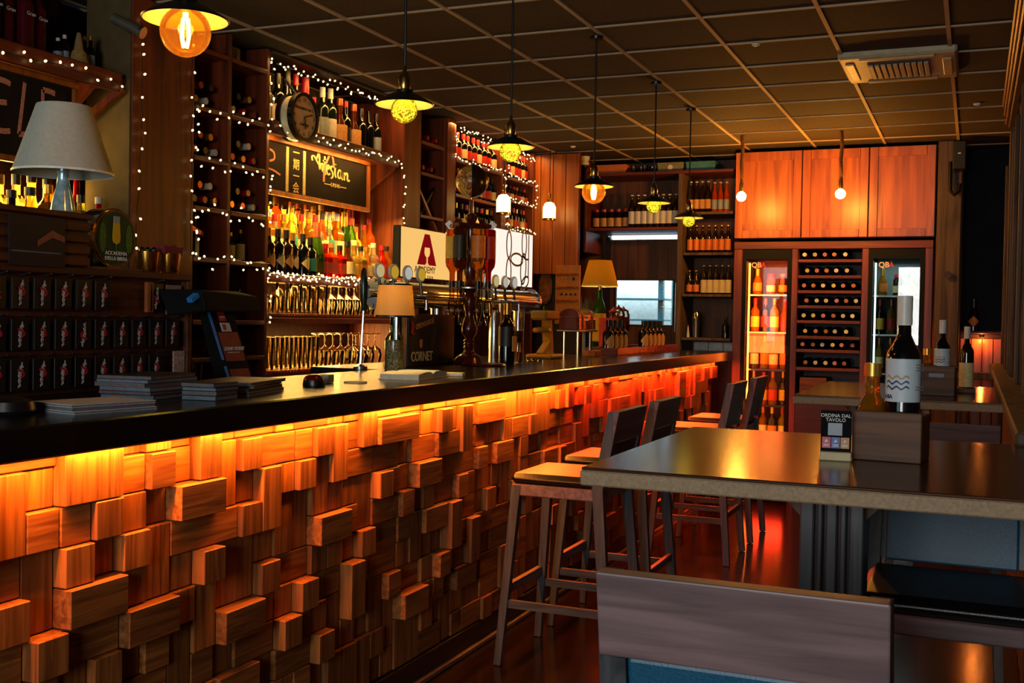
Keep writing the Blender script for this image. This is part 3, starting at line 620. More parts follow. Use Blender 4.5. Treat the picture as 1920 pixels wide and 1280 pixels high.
# wine rack bottles, lying with the necks out
def lying(y, z, col, cap, label, group):
    bottle((XF-.335, y, z), 'wine', .30, .037, col, cap, None, label, group, rot=(0, R(90), 0), name='wine_bottle', cat='wine bottle')
cells = [(4.04, 4.285, 'left'), (4.31, 4.59, 'right')]
capset = [('gold', C_GOLD), ('silver', C_WHITE), ('red', C_RED), ('copper', C_PINK), ('black', C_BLACK)]
for ri, (zt, nm) in enumerate(((2.295, 'second'), (2.065, 'third'), (1.835, 'fourth'))):
    for ci, (a, b, cn) in enumerate(cells):
        for k, (fy, dz) in enumerate(((.2, .038), (.5, .038), (.8, .038), (.35, .105), (.65, .105))):
            if (ri, ci) in ((0, 0),) and k == 2: continue
            cn2, cm = capset[(ri*2+ci+k*(1+ri)) % 5]
            lying(a+(b-a)*fy, zt+dz, D_GREEN if k % 2 else D_BLACK, cm, 'wine bottle with %s capsule, %s %s, %s row, %s column of clock rack' % (cn2, 'lower layer' if k < 3 else 'upper layer', ORD[k if k < 3 else k-3], nm, cn), 'lying bottles in the wine rack')
for k, (y, h) in enumerate(((4.36, .16), (4.44, .14), (4.52, .16))):
    bottle((-3.40, y, 1.602), 'spirit', h, .024, D_BLACK, C_GOLD, P_CREAM, 'small dark bottle with cream label, %s of three standing low in the wine rack' % ORD[k], 'small bottles in the wine rack', labz=(.05, .55))
gun = thing('corkscrew', 'lever corkscrew with a copper handle standing low in the wine rack', 'corkscrew', (-3.38, 4.16, 1.602))
MB().cyl((-3.38, 4.16, 1.602), (-3.38, 4.16, 1.70), .014, n=10).build('body', STEEL, gun, True)
MB().bar((-3.38, 4.10, 1.745), (-3.38, 4.20, 1.715), .018, .022).build('handle', C_PINK, gun); MB().cyl((-3.38, 4.16, 1.69), (-3.38, 4.16, 1.725), .008, n=8).build('neck', CHROME, gun, True)
skull = thing('crystal_decanter', 'sparkling cut-glass decanter high in the right column of the wine rack', 'decanter', (-3.42, 4.42, 2.566))
MB().lathe([(.05, 0), (.065, .02), (.066, .075), (.035, .085), (.015, .09)], 10, skull.location).build('body', plain('cut_glass', '#8a7a68', .08, .6, .5, 300, .5, .9), skull)
MB().lathe([(.012, .085), (.014, .095), (.02, .1), (0, .108)], 8, skull.location).build('stopper', plain('cut_glass', '#8a7a68', .1), skull)
# far racks
for fi, (ya, yb, zs, nm) in enumerate(((6.77, 7.54, (2.43, 2.19, 1.95), 'rack behind the globe'), (7.66, 8.17, (2.42, 2.25, 2.03, 1.8), 'farthest back bar rack'))):
    for si, z in enumerate(zs):
        n = 9 if fi == 0 else 7
        gap = (zs[si-1] if si else ZC) - z - .03
        h = min(.27, gap-.02) if gap > .1 else .1
        sp = [('wine', h, .034, 'black', ['red', 'gold', 'black'][k % 3 if si else 0], ['red', 'red', 'cream'][k % 3] if si != 3 else 'cream') for k in range(n)]
        row(sp, -3.36, ya, yb, z, 'on %s shelf, %s' % (ORD[si], nm), 'bottles of the %s' % nm, rs=q, jit=.005)
for k in range(5):
    lying(6.29+.06*k, (2.475, 2.275)[k % 2]+.038, D_BLACK, C_RED, 'lying bottle with red capsule, %s in the dark niche' % ORD[k], 'lying bottles in the niche')

# ------------------------------------------------------------------ glasses
def gprof(kind):
    if kind == 'beer glass': return [(.026, 0), (.028, .004), (.030, .06), (.036, .17), (.0345, .17), (.029, .065), (.025, .012), (0, .012)]
    if kind == 'tumbler': return [(.030, 0), (.032, .004), (.037, .09), (.0355, .09), (.030, .012), (0, .012)]
    if kind == 'goblet': return [(.034, 0), (.036, .02), (.042, .05), (.036, .085), (.012, .105), (.005, .115), (.0045, .165), (.008, .175), (.033, .182), (.033, .185), (0, .186)]
    if kind == 'martini glass': return [(.034, 0), (.034, .003), (.005, .008), (.004, .09), (.05, .15), (.0485, .15), (0, .094)]
GP_ = {k: MB().shell(gprof(k), 16).mesh('drinking_glass', WGLASS, True) for k in ('beer glass', 'tumbler', 'goblet', 'martini glass')}
def glasses(kinds, x, y0, y1, z, where, group):
    for i, k in enumerate(kinds):
        o = link('drinking_glass', GP_[k], None, (x, y0+(y1-y0)*(i+.5)/len(kinds), z))
        tag(o, 'clear %s%s, %s %s' % ('upturned ' if k == 'goblet' else '', k, ORD[i], where), 'glass', group)
A, B, T = 'beer glass', 'tumbler', 'goblet'
glasses([B, B, B, A, A, A, A, T, T, T, T, T, T, T], -3.345, 4.64, 5.82, 1.348, 'in front row of upper glass shelf', 'upper glass shelf front row')
glasses([T, T, T, A, A, A, A, T, T, T, T, T, T, T], -3.45, 4.66, 5.86, 1.348, 'in back row of upper glass shelf', 'upper glass shelf back row')
glasses([A, A, A, A, A, A, B, B, B, B, T, T, T, T], -3.345, 4.64, 5.82, 1.053, 'in front row of lower glass shelf', 'lower glass shelf front row')
glasses([A, A, A, A, A, A, A, T, T, T, T, T, T, T], -3.45, 4.66, 5.86, 1.053, 'in back row of lower glass shelf', 'lower glass shelf back row')
for k, y in enumerate((4.093, 4.20, 4.365, 4.47, 4.53)[:4]):
    tag(link('martini_glass', GP_['martini glass'], None, (-3.40, y, 1.312)), 'stemmed martini glass, %s on the shelf below the wine bottles' % ORD[k], 'glass', 'stemmed glasses under the wine rack')
for k, y in enumerate((4.10, 4.20, 4.40)):
    tag(link('tumbler_glass', GP_[B], None, (-3.40, y, 1.014)), 'clear tumbler, %s from the wide pillar on the lowest rack shelf' % ORD[k], 'glass', 'tumblers low in the wine rack')

# ------------------------------------------------------------------ wall clock
ck = thing('wall_clock', 'round black station clock with orange-lit dial hanging over the chalkboard', 'clock', (-3.22, 4.79, 2.36))
L0 = ck.location
def ring(b, r0, r1, x0, x1, n=40):
    return b.add([(L0.x+x, L0.y+r*math.cos(2*PI*i/n), L0.z+r*math.sin(2*PI*i/n)) for x, r in ((x0, r0), (x0, r1), (x1, r1), (x1, r0)) for i in range(n)],
                 [(a*n+i, a*n+(i+1) % n, ((a+1) % 4)*n+(i+1) % n, ((a+1) % 4)*n+i) for a in range(4) for i in range(n)])
MB().cyl(L0+Vector((-.075, 0, 0)), L0+Vector((.0, 0, 0)), .112, n=40).build('case', IVORY, ck, True)
ring(MB(), .105, .122, -.085, -.06).build('bezel', BLACK_M, ck, True); ring(MB(), .108, .125, -.012, .018).build('bezel', BLACK_M, ck, True)
MB().cyl(L0, L0+Vector((.008, 0, 0)), .108, n=40).build('dial', plain('dial_paper', '#f4c888', .6, 0, .12, 20), ck)
for k in range(12):
    a = PI/2-2*PI*k/12; text(str(k or 12), ck, BLACK, L0+Vector((.009, .088*math.cos(a), .088*math.sin(a))), .026, FX, 'numeral')
text('KENSINGTON', ck, BLACK, L0+Vector((.009, 0, .042)), .020, FX); text('LONDON', ck, BLACK, L0+Vector((.009, 0, -.04)), .018, FX)
MB().bar(L0+Vector((.012, 0, 0)), L0+Vector((.012, .07, .022)), .004, .006).build('hand', BLACK, ck); MB().bar(L0+Vector((.013, 0, 0)), L0+Vector((.013, .008, -.06)), .004, .006).build('hand', BLACK, ck)
MB().bar(L0+Vector((-.04, 0, .11)), L0+Vector((-.10, -.02, .20)), .012, .012).build('bracket', BLACK_M, ck)

# ------------------------------------------------------------------ fairy lights
bulb_m = MB().sphere((0, 0, 0), .0050, 8, 5, 1.3).mesh('bulb', FAIRY, True)
CORD = plain('dark_cord', '#14120e', .6)
def string(label, path, n, jy=.012, jz=.018, hang=.0):
    pts = [Vector(p) for p in path]; seg = [(b-a).length for a, b in zip(pts[:-1], pts[1:])]; tot = sum(seg)
    t = thing('string_lights', label, 'string lights', pts[0], 'fairy lights of the back bar')
    fine = []
    for a, b in zip(pts[:-1], pts[1:]):
        m = max(2, int((b-a).length/.06)); fine += [a.lerp(b, i/m) + Vector((q.uniform(0, .004), q.uniform(-.006, .006), q.uniform(-.007, .007))) for i in range(m)]
    fine.append(pts[-1]); MB().tube(fine, .0018, 4).build('cord', CORD, t)
    for i in range(n):
        d = tot*(i+q.uniform(.15, .85))/n
        for a, b, l in zip(pts[:-1], pts[1:], seg):
            if d <= l: p = a.lerp(b, d/l); break
            d -= l
        p = p + Vector((q.uniform(.004, .014), q.uniform(-jy, jy), q.uniform(-jz, jz) - (hang if q.random() < .4 else 0)))
        link('bulb', bulb_m, t, p-origin(t), (q.uniform(-1, 1), q.uniform(-1, 1), 0))
    return t
xf = XF+.016
string('fairy lights strung under the ceiling along the shelf over the clock', [(xf, 4.64, 2.61), (xf, 5.96, 2.61)], 44, .02, .02)
string('fairy lights draped on the shelf edge above the chalk script', [(xf+.006, 4.66, 2.29), (xf+.006, 5.93, 2.29), (xf+.006, 5.98, 2.2), (xf+.006, 5.99, 1.6)], 52)
string('dense fairy lights along the edge of the lit bottle shelf', [(xf+.002, 4.63, 1.545), (xf+.002, 5.98, 1.545), (xf+.01, 5.98, 1.535), (xf+.01, 4.63, 1.535)], 120, .012, .022)
W_ = [(xf, 4.605, 2.66), (xf, 4.605, 2.30), (xf, 4.03, 2.29), (xf, 4.03, 2.06), (xf, 4.605, 2.06), (xf, 4.605, 1.835), (xf, 4.03, 1.83), (xf, 4.03, 1.60), (xf, 4.605, 1.595), (xf, 4.605, 1.3)]
string('fairy lights zigzagging down the wine rack by the clock', W_, 84, .014, .02, .035)
string('fairy lights along the upper edge of the left shelf', [(xf+.01, 2.6, 2.285), (xf+.01, 3.56, 2.285)], 15, .014, .02)
string('fairy lights climbing the wide wooden pillar', [(-3.268, 3.65, 2.62), (-3.268, 3.66, 2.1), (-3.268, 3.63, 1.55)], 13, .02, .01)
string('fairy lights climbing the edge of the pillar beside the wine rack', [(-3.268, 3.98, 2.6), (-3.268, 3.985, 1.6)], 12, .012, .01)
string('fairy lights strung under the ceiling over the far racks', [(xf, 6.73, 2.62), (xf, 7.58, 2.62), (xf, 8.18, 2.60)], 52, .02, .03)
string('fairy lights hung down the rack behind the globe', [(xf, 6.72, 2.6), (xf, 6.72, 2.43), (xf, 7.57, 2.43), (xf, 7.59, 2.2), (xf, 7.62, 1.9)], 44, .014, .02)
string('fairy lights hung over the farthest bottle rack', [(xf, 7.63, 2.6), (xf, 7.63, 2.42), (xf, 8.2, 2.42), (xf, 8.2, 2.25), (xf, 7.63, 2.25), (xf, 7.63, 2.03), (xf, 8.2, 2.03)], 66, .014, .02)
spot = thing('spotlight', 'small grey cylinder spotlight clamped to the wide pillar', 'spotlight', (-3.2, 3.50, 2.49))
MB().cyl((-3.24, 3.46, 2.53), (-3.12, 3.49, 2.47), .022, n=16).build('housing', plain('grey_metal', '#6a6458', .4, .5), spot, True)
MB().cyl((-3.125, 3.489, 2.472), (-3.112, 3.492, 2.466), .025, n=16).build('front_ring', STEEL, spot, True); MB().bar((-3.28, 3.6, 2.51), (-3.2, 3.5, 2.51), .012, .012).build('arm', STEEL, spot)

# ------------------------------------------------------------------ end wall: kitchen door, shelves, boxes
dr = struct(MB().box(-2.905, -2.855, 9.02, 9.06, 0, 2.03).box(-2.345, -2.29, 9.02, 9.06, 0, 2.03).box(-2.855, -2.345, 9.02, 9.06, 1.685, 2.03).box(-2.855, -2.345, 9.02, 9.06, 0, 1.30).build('door_1', BROWN_WALL), 'brown kitchen door with a bright window')
MB().box(-2.855, -2.345, 9.038, 9.042, 1.30, 1.685).build('pane', FGLASS, dr)
for a, b, c, d in ((-2.862, -2.338, 1.68, 1.692), (-2.862, -2.338, 1.293, 1.305), (-2.862, -2.85, 1.3, 1.685), (-2.35, -2.338, 1.3, 1.685)): MB().box(a, b, 9.012, 9.022, c, d).build('window_bead', DARK_X, dr)
MB().cyl((-2.32, 8.99, 1.25), (-2.32, 8.99, 1.66), .009, n=10).build('handle', STEEL, dr, True)
struct(MB().box(-2.945, -2.905, 9.0, 9.06, 0, 2.05).box(-2.29, -2.25, 9.0, 9.06, 0, 2.05).build('trim_4', DARK_Z), 'dark door frame of the kitchen')
# the bright kitchen behind the door
struct(MB().box(-3.6, -1.6, 10.6, 10.65, 0, ZC).build('wall_kitchen', WHITE_WALL), 'white kitchen wall seen through the door')
struct(MB().box(-3.6, -1.6, 9.3, 10.65, ZC+.03, ZC+.06).build('ceiling_kitchen', WHITE_WALL), 'white kitchen ceiling'); struct(MB().box(-3.65, -3.6, 9.2, 10.65, 0, ZC+.03).build('wall_kitchen_left', WHITE_WALL), 'white kitchen side wall'); struct(MB().box(-1.6, -1.55, 9.2, 10.65, 0, ZC+.03).build('wall_kitchen_right', WHITE_WALL), 'white kitchen side wall by the cabinet')
ks = thing('kitchen_shelf', 'teal metal kitchen shelf seen through the door window', 'shelving', (-2.9, 10.2, 0))
for x in (-3.25, -2.75): MB().box(x-.025, x+.025, 10.1, 10.15, 0, 2.0).build('post', plain('teal_metal', '#2a5a66', .4), ks)
for z in (1.35, 1.55, 1.78): MB().box(-3.3, -2.7, 10.05, 10.4, z-.015, z).build('shelf', plain('teal_metal', '#2a5a66', .4), ks)
cu = thing('strip_curtain', 'pale teal strips hanging in the kitchen doorway', 'curtain', (-2.5, 10.0, 0))
for k in range(5): MB().box(-2.62+k*.075, -2.555+k*.075, 10.0+.01*(k % 2), 10.006+.01*(k % 2), 0, 2.1).build('strip', [plain('strip_teal', '#5a8e98', .4), plain('strip_pale', '#b8d0d4', .4)][k % 2], cu)
light('kitchen_lamp', 'AREA', (-2.7, 9.8, 2.6), 190, (.78, .93, 1), (0, 0, 0), (1.4, 1.0))
# gap over the door, its kitchen light put in as a glowing bar
tl = thing('door_gap_glow', 'narrow gap over the kitchen door glowing with cold light from behind', 'lamp', (-2.6, 9.03, 2.04))
MB().box(-2.90, -2.29, 9.02, 9.05, 2.036, 2.066, .003).build('tube', emit('gap_glow', '#c8e6ff', 2.2), tl)  # no lamp tube, a bar that glows as the lit gap
es = thing('end_shelves', 'brown shelves of beer bottles on the end wall over the kitchen door', 'shelving', (-2.4, 8.85, 1.0))
MB().box(-3.0, -2.22, 8.62, 9.04, 2.075, 2.10, .003).build('shelf', RED_WOOD_X, es)
MB().box(-3.0, -1.78, 8.62, 9.04, 2.525, 2.55, .003).build('shelf', RED_WOOD_X, es)
MB().box(-3.02, -2.995, 8.62, 9.04, 1.9, 2.66, .003).build('upright', RED_WOOD_Z, es)
MB().box(-2.22, -2.18, 8.62, 9.04, 0, 2.525, .003).build('upright', GREY_Z, es)
for z in (2.217, 1.892, 1.56, 1.21): MB().box(-2.18, -1.78, 8.64, 9.04, z-.022, z, .003).build('shelf', GREY_Z, es)
for k in range(3):
    MB().box(-2.165+k*.125, -2.045+k*.125, 9.03, 9.05, 1.06, 1.17, .003).build('tile', WHITE, es)
for k, (a, b, c, m) in enumerate(((-2.95, -2.68, 'orange', P_ORANGE), (-2.41, -2.2, 'grey-green', plain('box_olive', '#7a7a58', .7)), (-2.175, -1.94, 'teal', plain('box_teal', '#3a7a80', .7)))):
    bx = thing('carton', '%s carton lying on the top shelf of the end wall' % c, 'box', ((a+b)/2, 8.8, 2.551))
    MB().box(a, b, 8.68, 8.95, 2.551, 2.622, .002).build('body', m, bx); MB().box(a-.003, b+.003, 8.676, 8.954, 2.608, 2.625, .002).build('lid', m, bx)
    if k == 1: MB().cyl((-2.305, 8.675, 2.585), (-2.305, 8.68, 2.585), .02, n=14).build('emblem', P_WHITE, bx)
for k in range(5):
    tag(link('tumbler_glass', GP_[B], None, (-2.63+k*.046, 8.75+.06*(k % 2), 2.552), sc=(.75, .75, .75)), 'small clear glass, %s between the cartons on the top end shelf' % ORD[k], 'glass', 'glasses between the cartons')
def xrow(n, x0, x1, y, z, kind, h, r, bo, ca, la, what, group, labz=(.14, .46)):
    for i in range(n):
        bottle((x0+(x1-x0)*(i+.5)/n, y, z), kind, h, r, bo, ca, la, what % ORD[i], group, labz)
xrow(5, -2.98, -2.66, 8.75, 2.102, 'jar', .16, .031, D_BLACK, C_RED, P_TAN, 'dark jar with tan label, %s over the kitchen door', 'jars over the kitchen door', (.1, .55))
xrow(8, -2.66, -2.235, 8.72, 2.102, 'beer', .27, .028, D_BROWN, C_WHITE, P_WHITE, 'tall brown bottle with white label, %s over the kitchen door', 'tall bottles over the kitchen door', (.12, .5))
xrow(4, -2.17, -1.98, 8.74, 2.219, 'beer', .25, .024, D_BROWN, C_WHITE, P_TAN, 'swing-top beer bottle, %s from the left on the top right end shelf', 'swing-top bottles on the end shelf', (.12, .42))
xrow(3, -1.975, -1.83, 8.74, 2.219, 'beer', .24, .022, L_ORANGE, C_WHITE, P_GREY, 'pale orange bottle, %s after the swing-top bottles', 'pale orange bottles on the end shelf', (.1, .42))
xrow(7, -2.17, -1.81, 8.74, 1.894, 'beer', .22, .024, D_BROWN, C_GOLD, P_ORANGE, 'brown beer bottle with orange label, %s in the row of seven', 'row of seven beer bottles', (.1, .5))
xrow(2, -2.17, -2.06, 8.74, 1.562, 'beer', .19, .026, D_BROWN, C_GOLD, P_ORANGE, 'short orange-labelled bottle, %s at left of third end shelf', 'short bottles on the third end shelf', (.1, .4))
xrow(5, -2.05, -1.80, 8.74, 1.562, 'beer', .23, .025, D_BROWN, C_GOLD, P_CREAM, 'brown bottle with cream label, %s of five on third end shelf', 'cream-labelled bottles on the third end shelf', (.05, .5))
sh = thing('cocktail_shaker', 'tall steel cocktail shaker on the lowest end shelf', 'shaker', (-2.08, 8.74, 1.212)); MB().lathe([(.025, 0), (.034, .14), (.036, .15)], 16, sh.location).build('cup', STEEL, sh, True); MB().lathe([(.036, .15), (.03, .19), (.02, .21), (0, .215)], 16, sh.location).build('lid', CHROME, sh, True)
bottle((-1.84, 8.74, 1.212), 'spirit', .17, .03, D_BLACK, C_BLACK, None, 'plain black bottle at the right of the lowest end shelf', None); bottle((-2.14, 8.72, 1.212), 'cone', .1, .012, WHITE, C_RED, None, 'thin white bottle with red top beside the steel shaker', None)
ov = thing('oval_plaque', 'oval painted plaque hanging on the dark end panel', 'plaque', (-3.215, 8.27, 1.46))
MB().add([(-3.215+.058*math.cos(2*PI*i/28), 8.288-.01*k, 1.597+.135*math.sin(2*PI*i/28)) for k in (0, 1) for i in range(28)], [tuple(range(28))[::-1], tuple(range(28, 56))] + [(i, (i+1) % 28, 28+(i+1) % 28, 28+i) for i in range(28)]).build('frame', plain('plaque_gold', '#8a6420', .5, .2), ov)
MB().add([(-3.215+.045*math.cos(2*PI*i/28), 8.276-.004*k, 1.597+.118*math.sin(2*PI*i/28)) for k in (0, 1) for i in range(28)], [tuple(range(28))[::-1], tuple(range(28, 56))] + [(i, (i+1) % 28, 28+(i+1) % 28, 28+i) for i in range(28)]).build('picture', plain('plaque_paint', '#a85a20', .6, 0, .6, 25), ov)
pr = thing('wooden_price_board', 'yellow-lit wooden board with rows of small print beside the lamp', 'board', (-3.0, 8.24, 1.3))
MB().box(-3.11, -2.9, 8.225, 8.24, 1.30, 1.77, .003).build('panel', plain('board_pine', '#b87428', .6, 0, .15, 20), pr)
for k in range(4): MB().box(-3.10, -2.91, 8.215, 8.226, 1.38+k*.105, 1.392+k*.105).build('rail', CAB_PINE, pr)
for k, s_ in enumerate(('•  •  • •  ■', '• ▲ ▲ ▲ ▲')): text(s_, pr, BLACK, (-3.005, 8.224, 1.66-k*.12), .03, FY)

# ------------------------------------------------------------------ fridge wall
YC = 8.5
uc = thing('wall_cabinet', 'orange-lit pine wall cabinet with three knotty doors over the fridges', 'cabinet', (-1.01, 8.75, 1.985))
MB().box(-1.738, -.285, YC+.02, 9.04, 1.985, 2.655).build('body', DARK_X, uc)
for a, b in ((-1.735, -1.236), (-1.228, -.752), (-.744, -.288)):
    d = MB().box(a, b, YC+.004, YC+.02, 1.99, 2.65).build('door', CAB_PINE, uc)
    for x0, x1, z0, z1 in ((a, a+.06, 1.99, 2.65), (b-.06, b, 1.99, 2.65), (a+.06, b-.06, 2.58, 2.65), (a+.06, b-.06, 1.99, 2.05)): MB().box(x0+.001, x1-.001, YC-.008, YC+.004, z0, z1, .002).build('stile', CAB_PINE, d)
fr = thing('fridge_surround', 'reddish wooden surround framing two wine fridges and a wine rack', 'cabinet', (-1.01, 8.75, 0))
for a, b in ((-1.735, -1.668), (-1.295, -1.248), (-.783, -.735), (-.346, -.29)): MB().box(a, b, YC, 9.0, 0, 1.905, .003).build('upright', RED_WOOD_Z, fr)
MB().box(-1.735, -.29, YC-.004, 9.0, 1.905, 1.962, .003).build('top_rail', RED_WOOD_X, fr)
MB().box(-1.248, -.783, 8.93, 8.95, 0, 1.905).build('back_panel', DARK_X, fr)
RS = [1.826, 1.705, 1.592, 1.478, 1.365, 1.247, 1.146, 1.008]
for z in RS: MB().box(-1.247, -.784, YC-.002, 8.92, z-.024, z, .003).build('shelf', RED_WOOD_X, fr)
MB().box(-1.247, -.784, YC, 8.92, 0, .78).build('lower_panel', DARK_X, fr)
crate = tag(MB().box(-1.22, -1.02, 8.52, 8.8, .782, .93, .004).build('wooden_crate', BOX_WOOD), 'plain wooden crate below the lowest wine shelf', 'crate')
for k, x in enumerate(RS):
    n = (5, 5, 6, 6, 6, 6, 6, 6)[k]
    for i in range(n):
        xx = -1.205+(i+.3*(k % 2))*.073+q.uniform(-.006, .006)
        if xx > -.82: continue
        bottle((xx, YC+.325, x+.037), 'wine', .30, .035, D_GREEN if (i+k) % 3 else D_BLACK, [C_WHITE, C_GOLD, C_PINK, C_CORK][(i+k) % 4], None,
               'lying wine bottle, %s from left on the %s shelf between the fridges' % (ORD[i], ORD[k]), 'lying wine bottles between the fridges', rot=(R(90), 0, 0), name='wine_bottle', cat='wine bottle')
LED_O = emit('fridge_led', '#ff6a20', 26, False)
FBLACK = plain('fridge_black', '#060607', .65, 0, .1, 30, .2)
def fridge(x0, x1, label, warm):
    t = thing('wine_fridge', label, 'fridge', ((x0+x1)/2, 8.75, 0)); y0 = YC+.03; z1 = 1.90
    b = MB().box(x0, x0+.025, y0, 8.98, .05, z1).box(x1-.025, x1, y0, 8.98, .05, z1).box(x0+.025, x1-.025, 8.955, 8.98, .05, z1).box(x0+.025, x1-.025, y0, 8.955, z1-.06, z1).box(x0+.025, x1-.025, y0, 8.955, .05, .22)
    b.build('cabinet_shell', FBLACK, t)
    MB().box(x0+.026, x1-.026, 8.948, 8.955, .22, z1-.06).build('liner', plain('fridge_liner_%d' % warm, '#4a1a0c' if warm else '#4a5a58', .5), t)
    for z in FZ: MB().box(x0+.026, x1-.026, y0+.05, 8.95, z-.012, z).build('shelf', STEEL, t)
    dd = MB().box(x0, x0+.03, YC-.006, y0-.004, .05, z1).box(x1-.03, x1, YC-.006, y0-.004, .05, z1).box(x0+.03, x1-.03, YC-.006, y0-.004, z1-.07, z1).box(x0+.03, x1-.03, YC-.006, y0-.004, .05, .14).build('door', FBLACK, t)
    MB().box(x0+.03, x1-.03, YC+.005, YC+.011, .14, z1-.07).build('glass', FGLASS, dd)
    MB().box(x0+.04, x0+.052, y0+.01, y0+.022, .25, z1-.1).build('led_tube', LED_O if warm else emit('fridge_led_cool', '#bfe8e0', 6, False), t)
    text('QB', t, plain('logo_white', '#e8c8a0', .4), (x0+.105, YC-.0005+.004, 1.782), .055, FY, 'logo', bold=.0015); text('A', t, RED, (x0+.158, YC+.0035, 1.782), .055, FY, 'logo', bold=.0015)
    return t
FZ = [1.56, 1.27, .98, .70, .42]
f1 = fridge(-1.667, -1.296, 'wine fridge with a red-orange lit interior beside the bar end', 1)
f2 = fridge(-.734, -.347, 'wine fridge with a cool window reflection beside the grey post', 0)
MB().box(-1.62, -1.34, 8.62, 8.63, .24, .38).build('red_panel', emit('fridge_red_led', (1, .03, .008, 1), 22), f1)
light('fridge_light', 'AREA', (-1.48, YC+.05, 1.45), 26, (1, .12, .02), (R(-78), 0, PI), (.28, .7), parent=f1)
light('fridge_light', 'AREA', (-1.48, 8.7, 1.82), 7, (1, .3, .05), (0, 0, 0), (.28, .3), parent=f1)
light('fridge_light', 'AREA', (-1.48, 8.60, .9), 4, (1, .3, .05), (R(90), 0, 0), (.3, 1.2), parent=f1)
light('fridge_light', 'AREA', (-.54, 8.7, 1.82), 3, (.8, 1, .95), (0, 0, 0), (.28, .3), parent=f2)
for fi, (x0, x1, nm) in enumerate(((-1.63, -1.33, 'red-lit fridge'), (-.70, -.38, 'fridge by the grey post'))):
    for zi, z in enumerate(FZ):
        n = 4 if zi else 3
        for i in range(n):
            kind, h = (('wine', .26) if zi else ('jar', .16)) if (zi+i) % 4 else ('champagne', .25 if zi else .2)
            bo = [L_ORANGE, L_AMBER, D_BROWN, L_GOLD][(i+zi+fi) % 4]; la, ln = [(P_ORANGE, 'orange'), (P_YELLOW, 'yellow'), (P_CREAM, 'cream'), (P_RED, 'red')][(i*2+zi) % 4]
            bottle((x0+(x1-x0)*(i+.5)/n, 8.66+.03*(i % 2), z), kind, h, .034, bo, [C_GOLD, C_RED, C_PINK][(i+zi) % 3], la, '%s-labelled bottle, %s from left on %s shelf of the %s' % (ln, ORD[i], ORD[zi], nm), 'bottles in the %s' % nm)
# speaker, hook, corner bottle and added corner light
spk = thing('loudspeaker', 'small black loudspeaker hung on the grey post near the ceiling', 'speaker', (-.13, 8.42, 2.44))
MB().box(-.175, -.085, 8.34, 8.46, 2.44, 2.655, .012).build('housing', BLACK, spk); MB().box(-.17, -.09, 8.334, 8.341, 2.45, 2.645, .006).build('grille', plain('grille', '#16161a', .7, 0, .4, 400), spk)
MB().box(-.14, -.12, 8.331, 8.335, 2.555, 2.562).build('badge', WHITE, spk); MB().box(-.14, -.12, 8.455, 8.505, 2.52, 2.58).build('bracket', STEEL, spk)
hk = tag(MB().tube([(-.19, 8.47, 2.52), (-.19, 8.47, 2.36), (-.185, 8.465, 2.31), (-.16, 8.46, 2.28), (-.13, 8.46, 2.31), (-.125, 8.465, 2.36)], .014, 8).build('iron_hook', BLACK_M, smooth=True), 'curved iron hook on the grey post under the speaker', 'hook')
kn = tag(MB().cyl((-.19, 8.47, 1.71), (-.19, 8.5, 1.71), .028, .02, n=8).build('wooden_rosette', plain('rosette', '#3a2018', .6)), 'small dark rosette nailed to the grey post', 'rosette')
bottle((-.01, 8.95, 1.306), 'champagne', .24, .04, D_BLACK, C_BLACK, P_ORANGE, 'dark bottle with orange label on the far corner shelf', None, diamond=True, rot=(0, 0, R(-90)))
cs = thing('added_corner_light', 'tiny added fixture for the glow on the orange wainscot in the far corner', 'lamp', (.05, 8.93, 1.25)); MB().cyl((.05, 8.93, 1.262), (.05, 8.93, 1.285), .018, n=12).build('housing', BLACK_M, cs, True)  # made-up fixture, added to carry the glow on the wainscot
light('added_corner_glow', 'POINT', (.05, 8.90, 1.235), 2.2, (1, .26, .04), radius=.012, parent=cs)
bn = thing('corner_bench', 'dark slatted bench back in the far right corner', 'bench', (.04, 8.3, 0))
for z in (.97, .80): MB().box(-.11, .19, 8.28, 8.31, z, z+.05, .004).build('rail', GREY_Z, bn)
for x in (-.1, .16): MB().box(x, x+.03, 8.28, 8.31, 0, 1.0, .004).build('post', DARK_Z, bn)
MB().box(-.11, .19, 8.0, 8.3, .42, .46, .004).build('seat', DARK_X, bn)

# ------------------------------------------------------------------ ceiling cassette, detector, downlights
ac = thing('ceiling_air_conditioner', 'cream ceiling cassette air conditioner with a slotted grille', 'air conditioner', (-.385, 5.92, ZC-.03))
MB().box(-.66, -.11, 5.63, 6.22, ZC-.03, ZC+.02, .012).build('panel', plain('cassette_cream', '#b8a888', .5), ac)
MB().box(-.53, -.24, 5.76, 6.09, ZC-.036, ZC-.029).build('intake', plain('intake_dark', '#2c2620', .6), ac)
for k in range(10): MB().box(-.525+k*.029, -.503+k*.029, 5.77, 6.08, ZC-.044, ZC-.035, .002).build('slat', plain('cassette_slat', '#a89c84', .5), ac)
for a, b, c, d in ((-.635, -.59, 5.74, 6.11), (-.18, -.135, 5.74, 6.11), (-.56, -.21, 5.65, 5.69), (-.56, -.21, 6.16, 6.2)): MB().box(a, b, c, d, ZC-.038, ZC-.029, .004).build('air_flap', plain('flap_cream', '#d0bc90', .45), ac)
for k, (x, y) in enumerate(((-1.0, 5.3), (-.02, 7.15), (-2.9, 8.0))):
    dl = thing('ceiling_sensor', 'tiny white sensor disc on the dark ceiling, %s' % ['in front of the cassette', 'near the speaker', 'near the end panel'][k], 'sensor', (x, y, ZC-.012)); MB().lathe([(.012, 0), (.02, .004), (.022, .012)], 14, dl.location).build('disc', WHITE, dl, True)
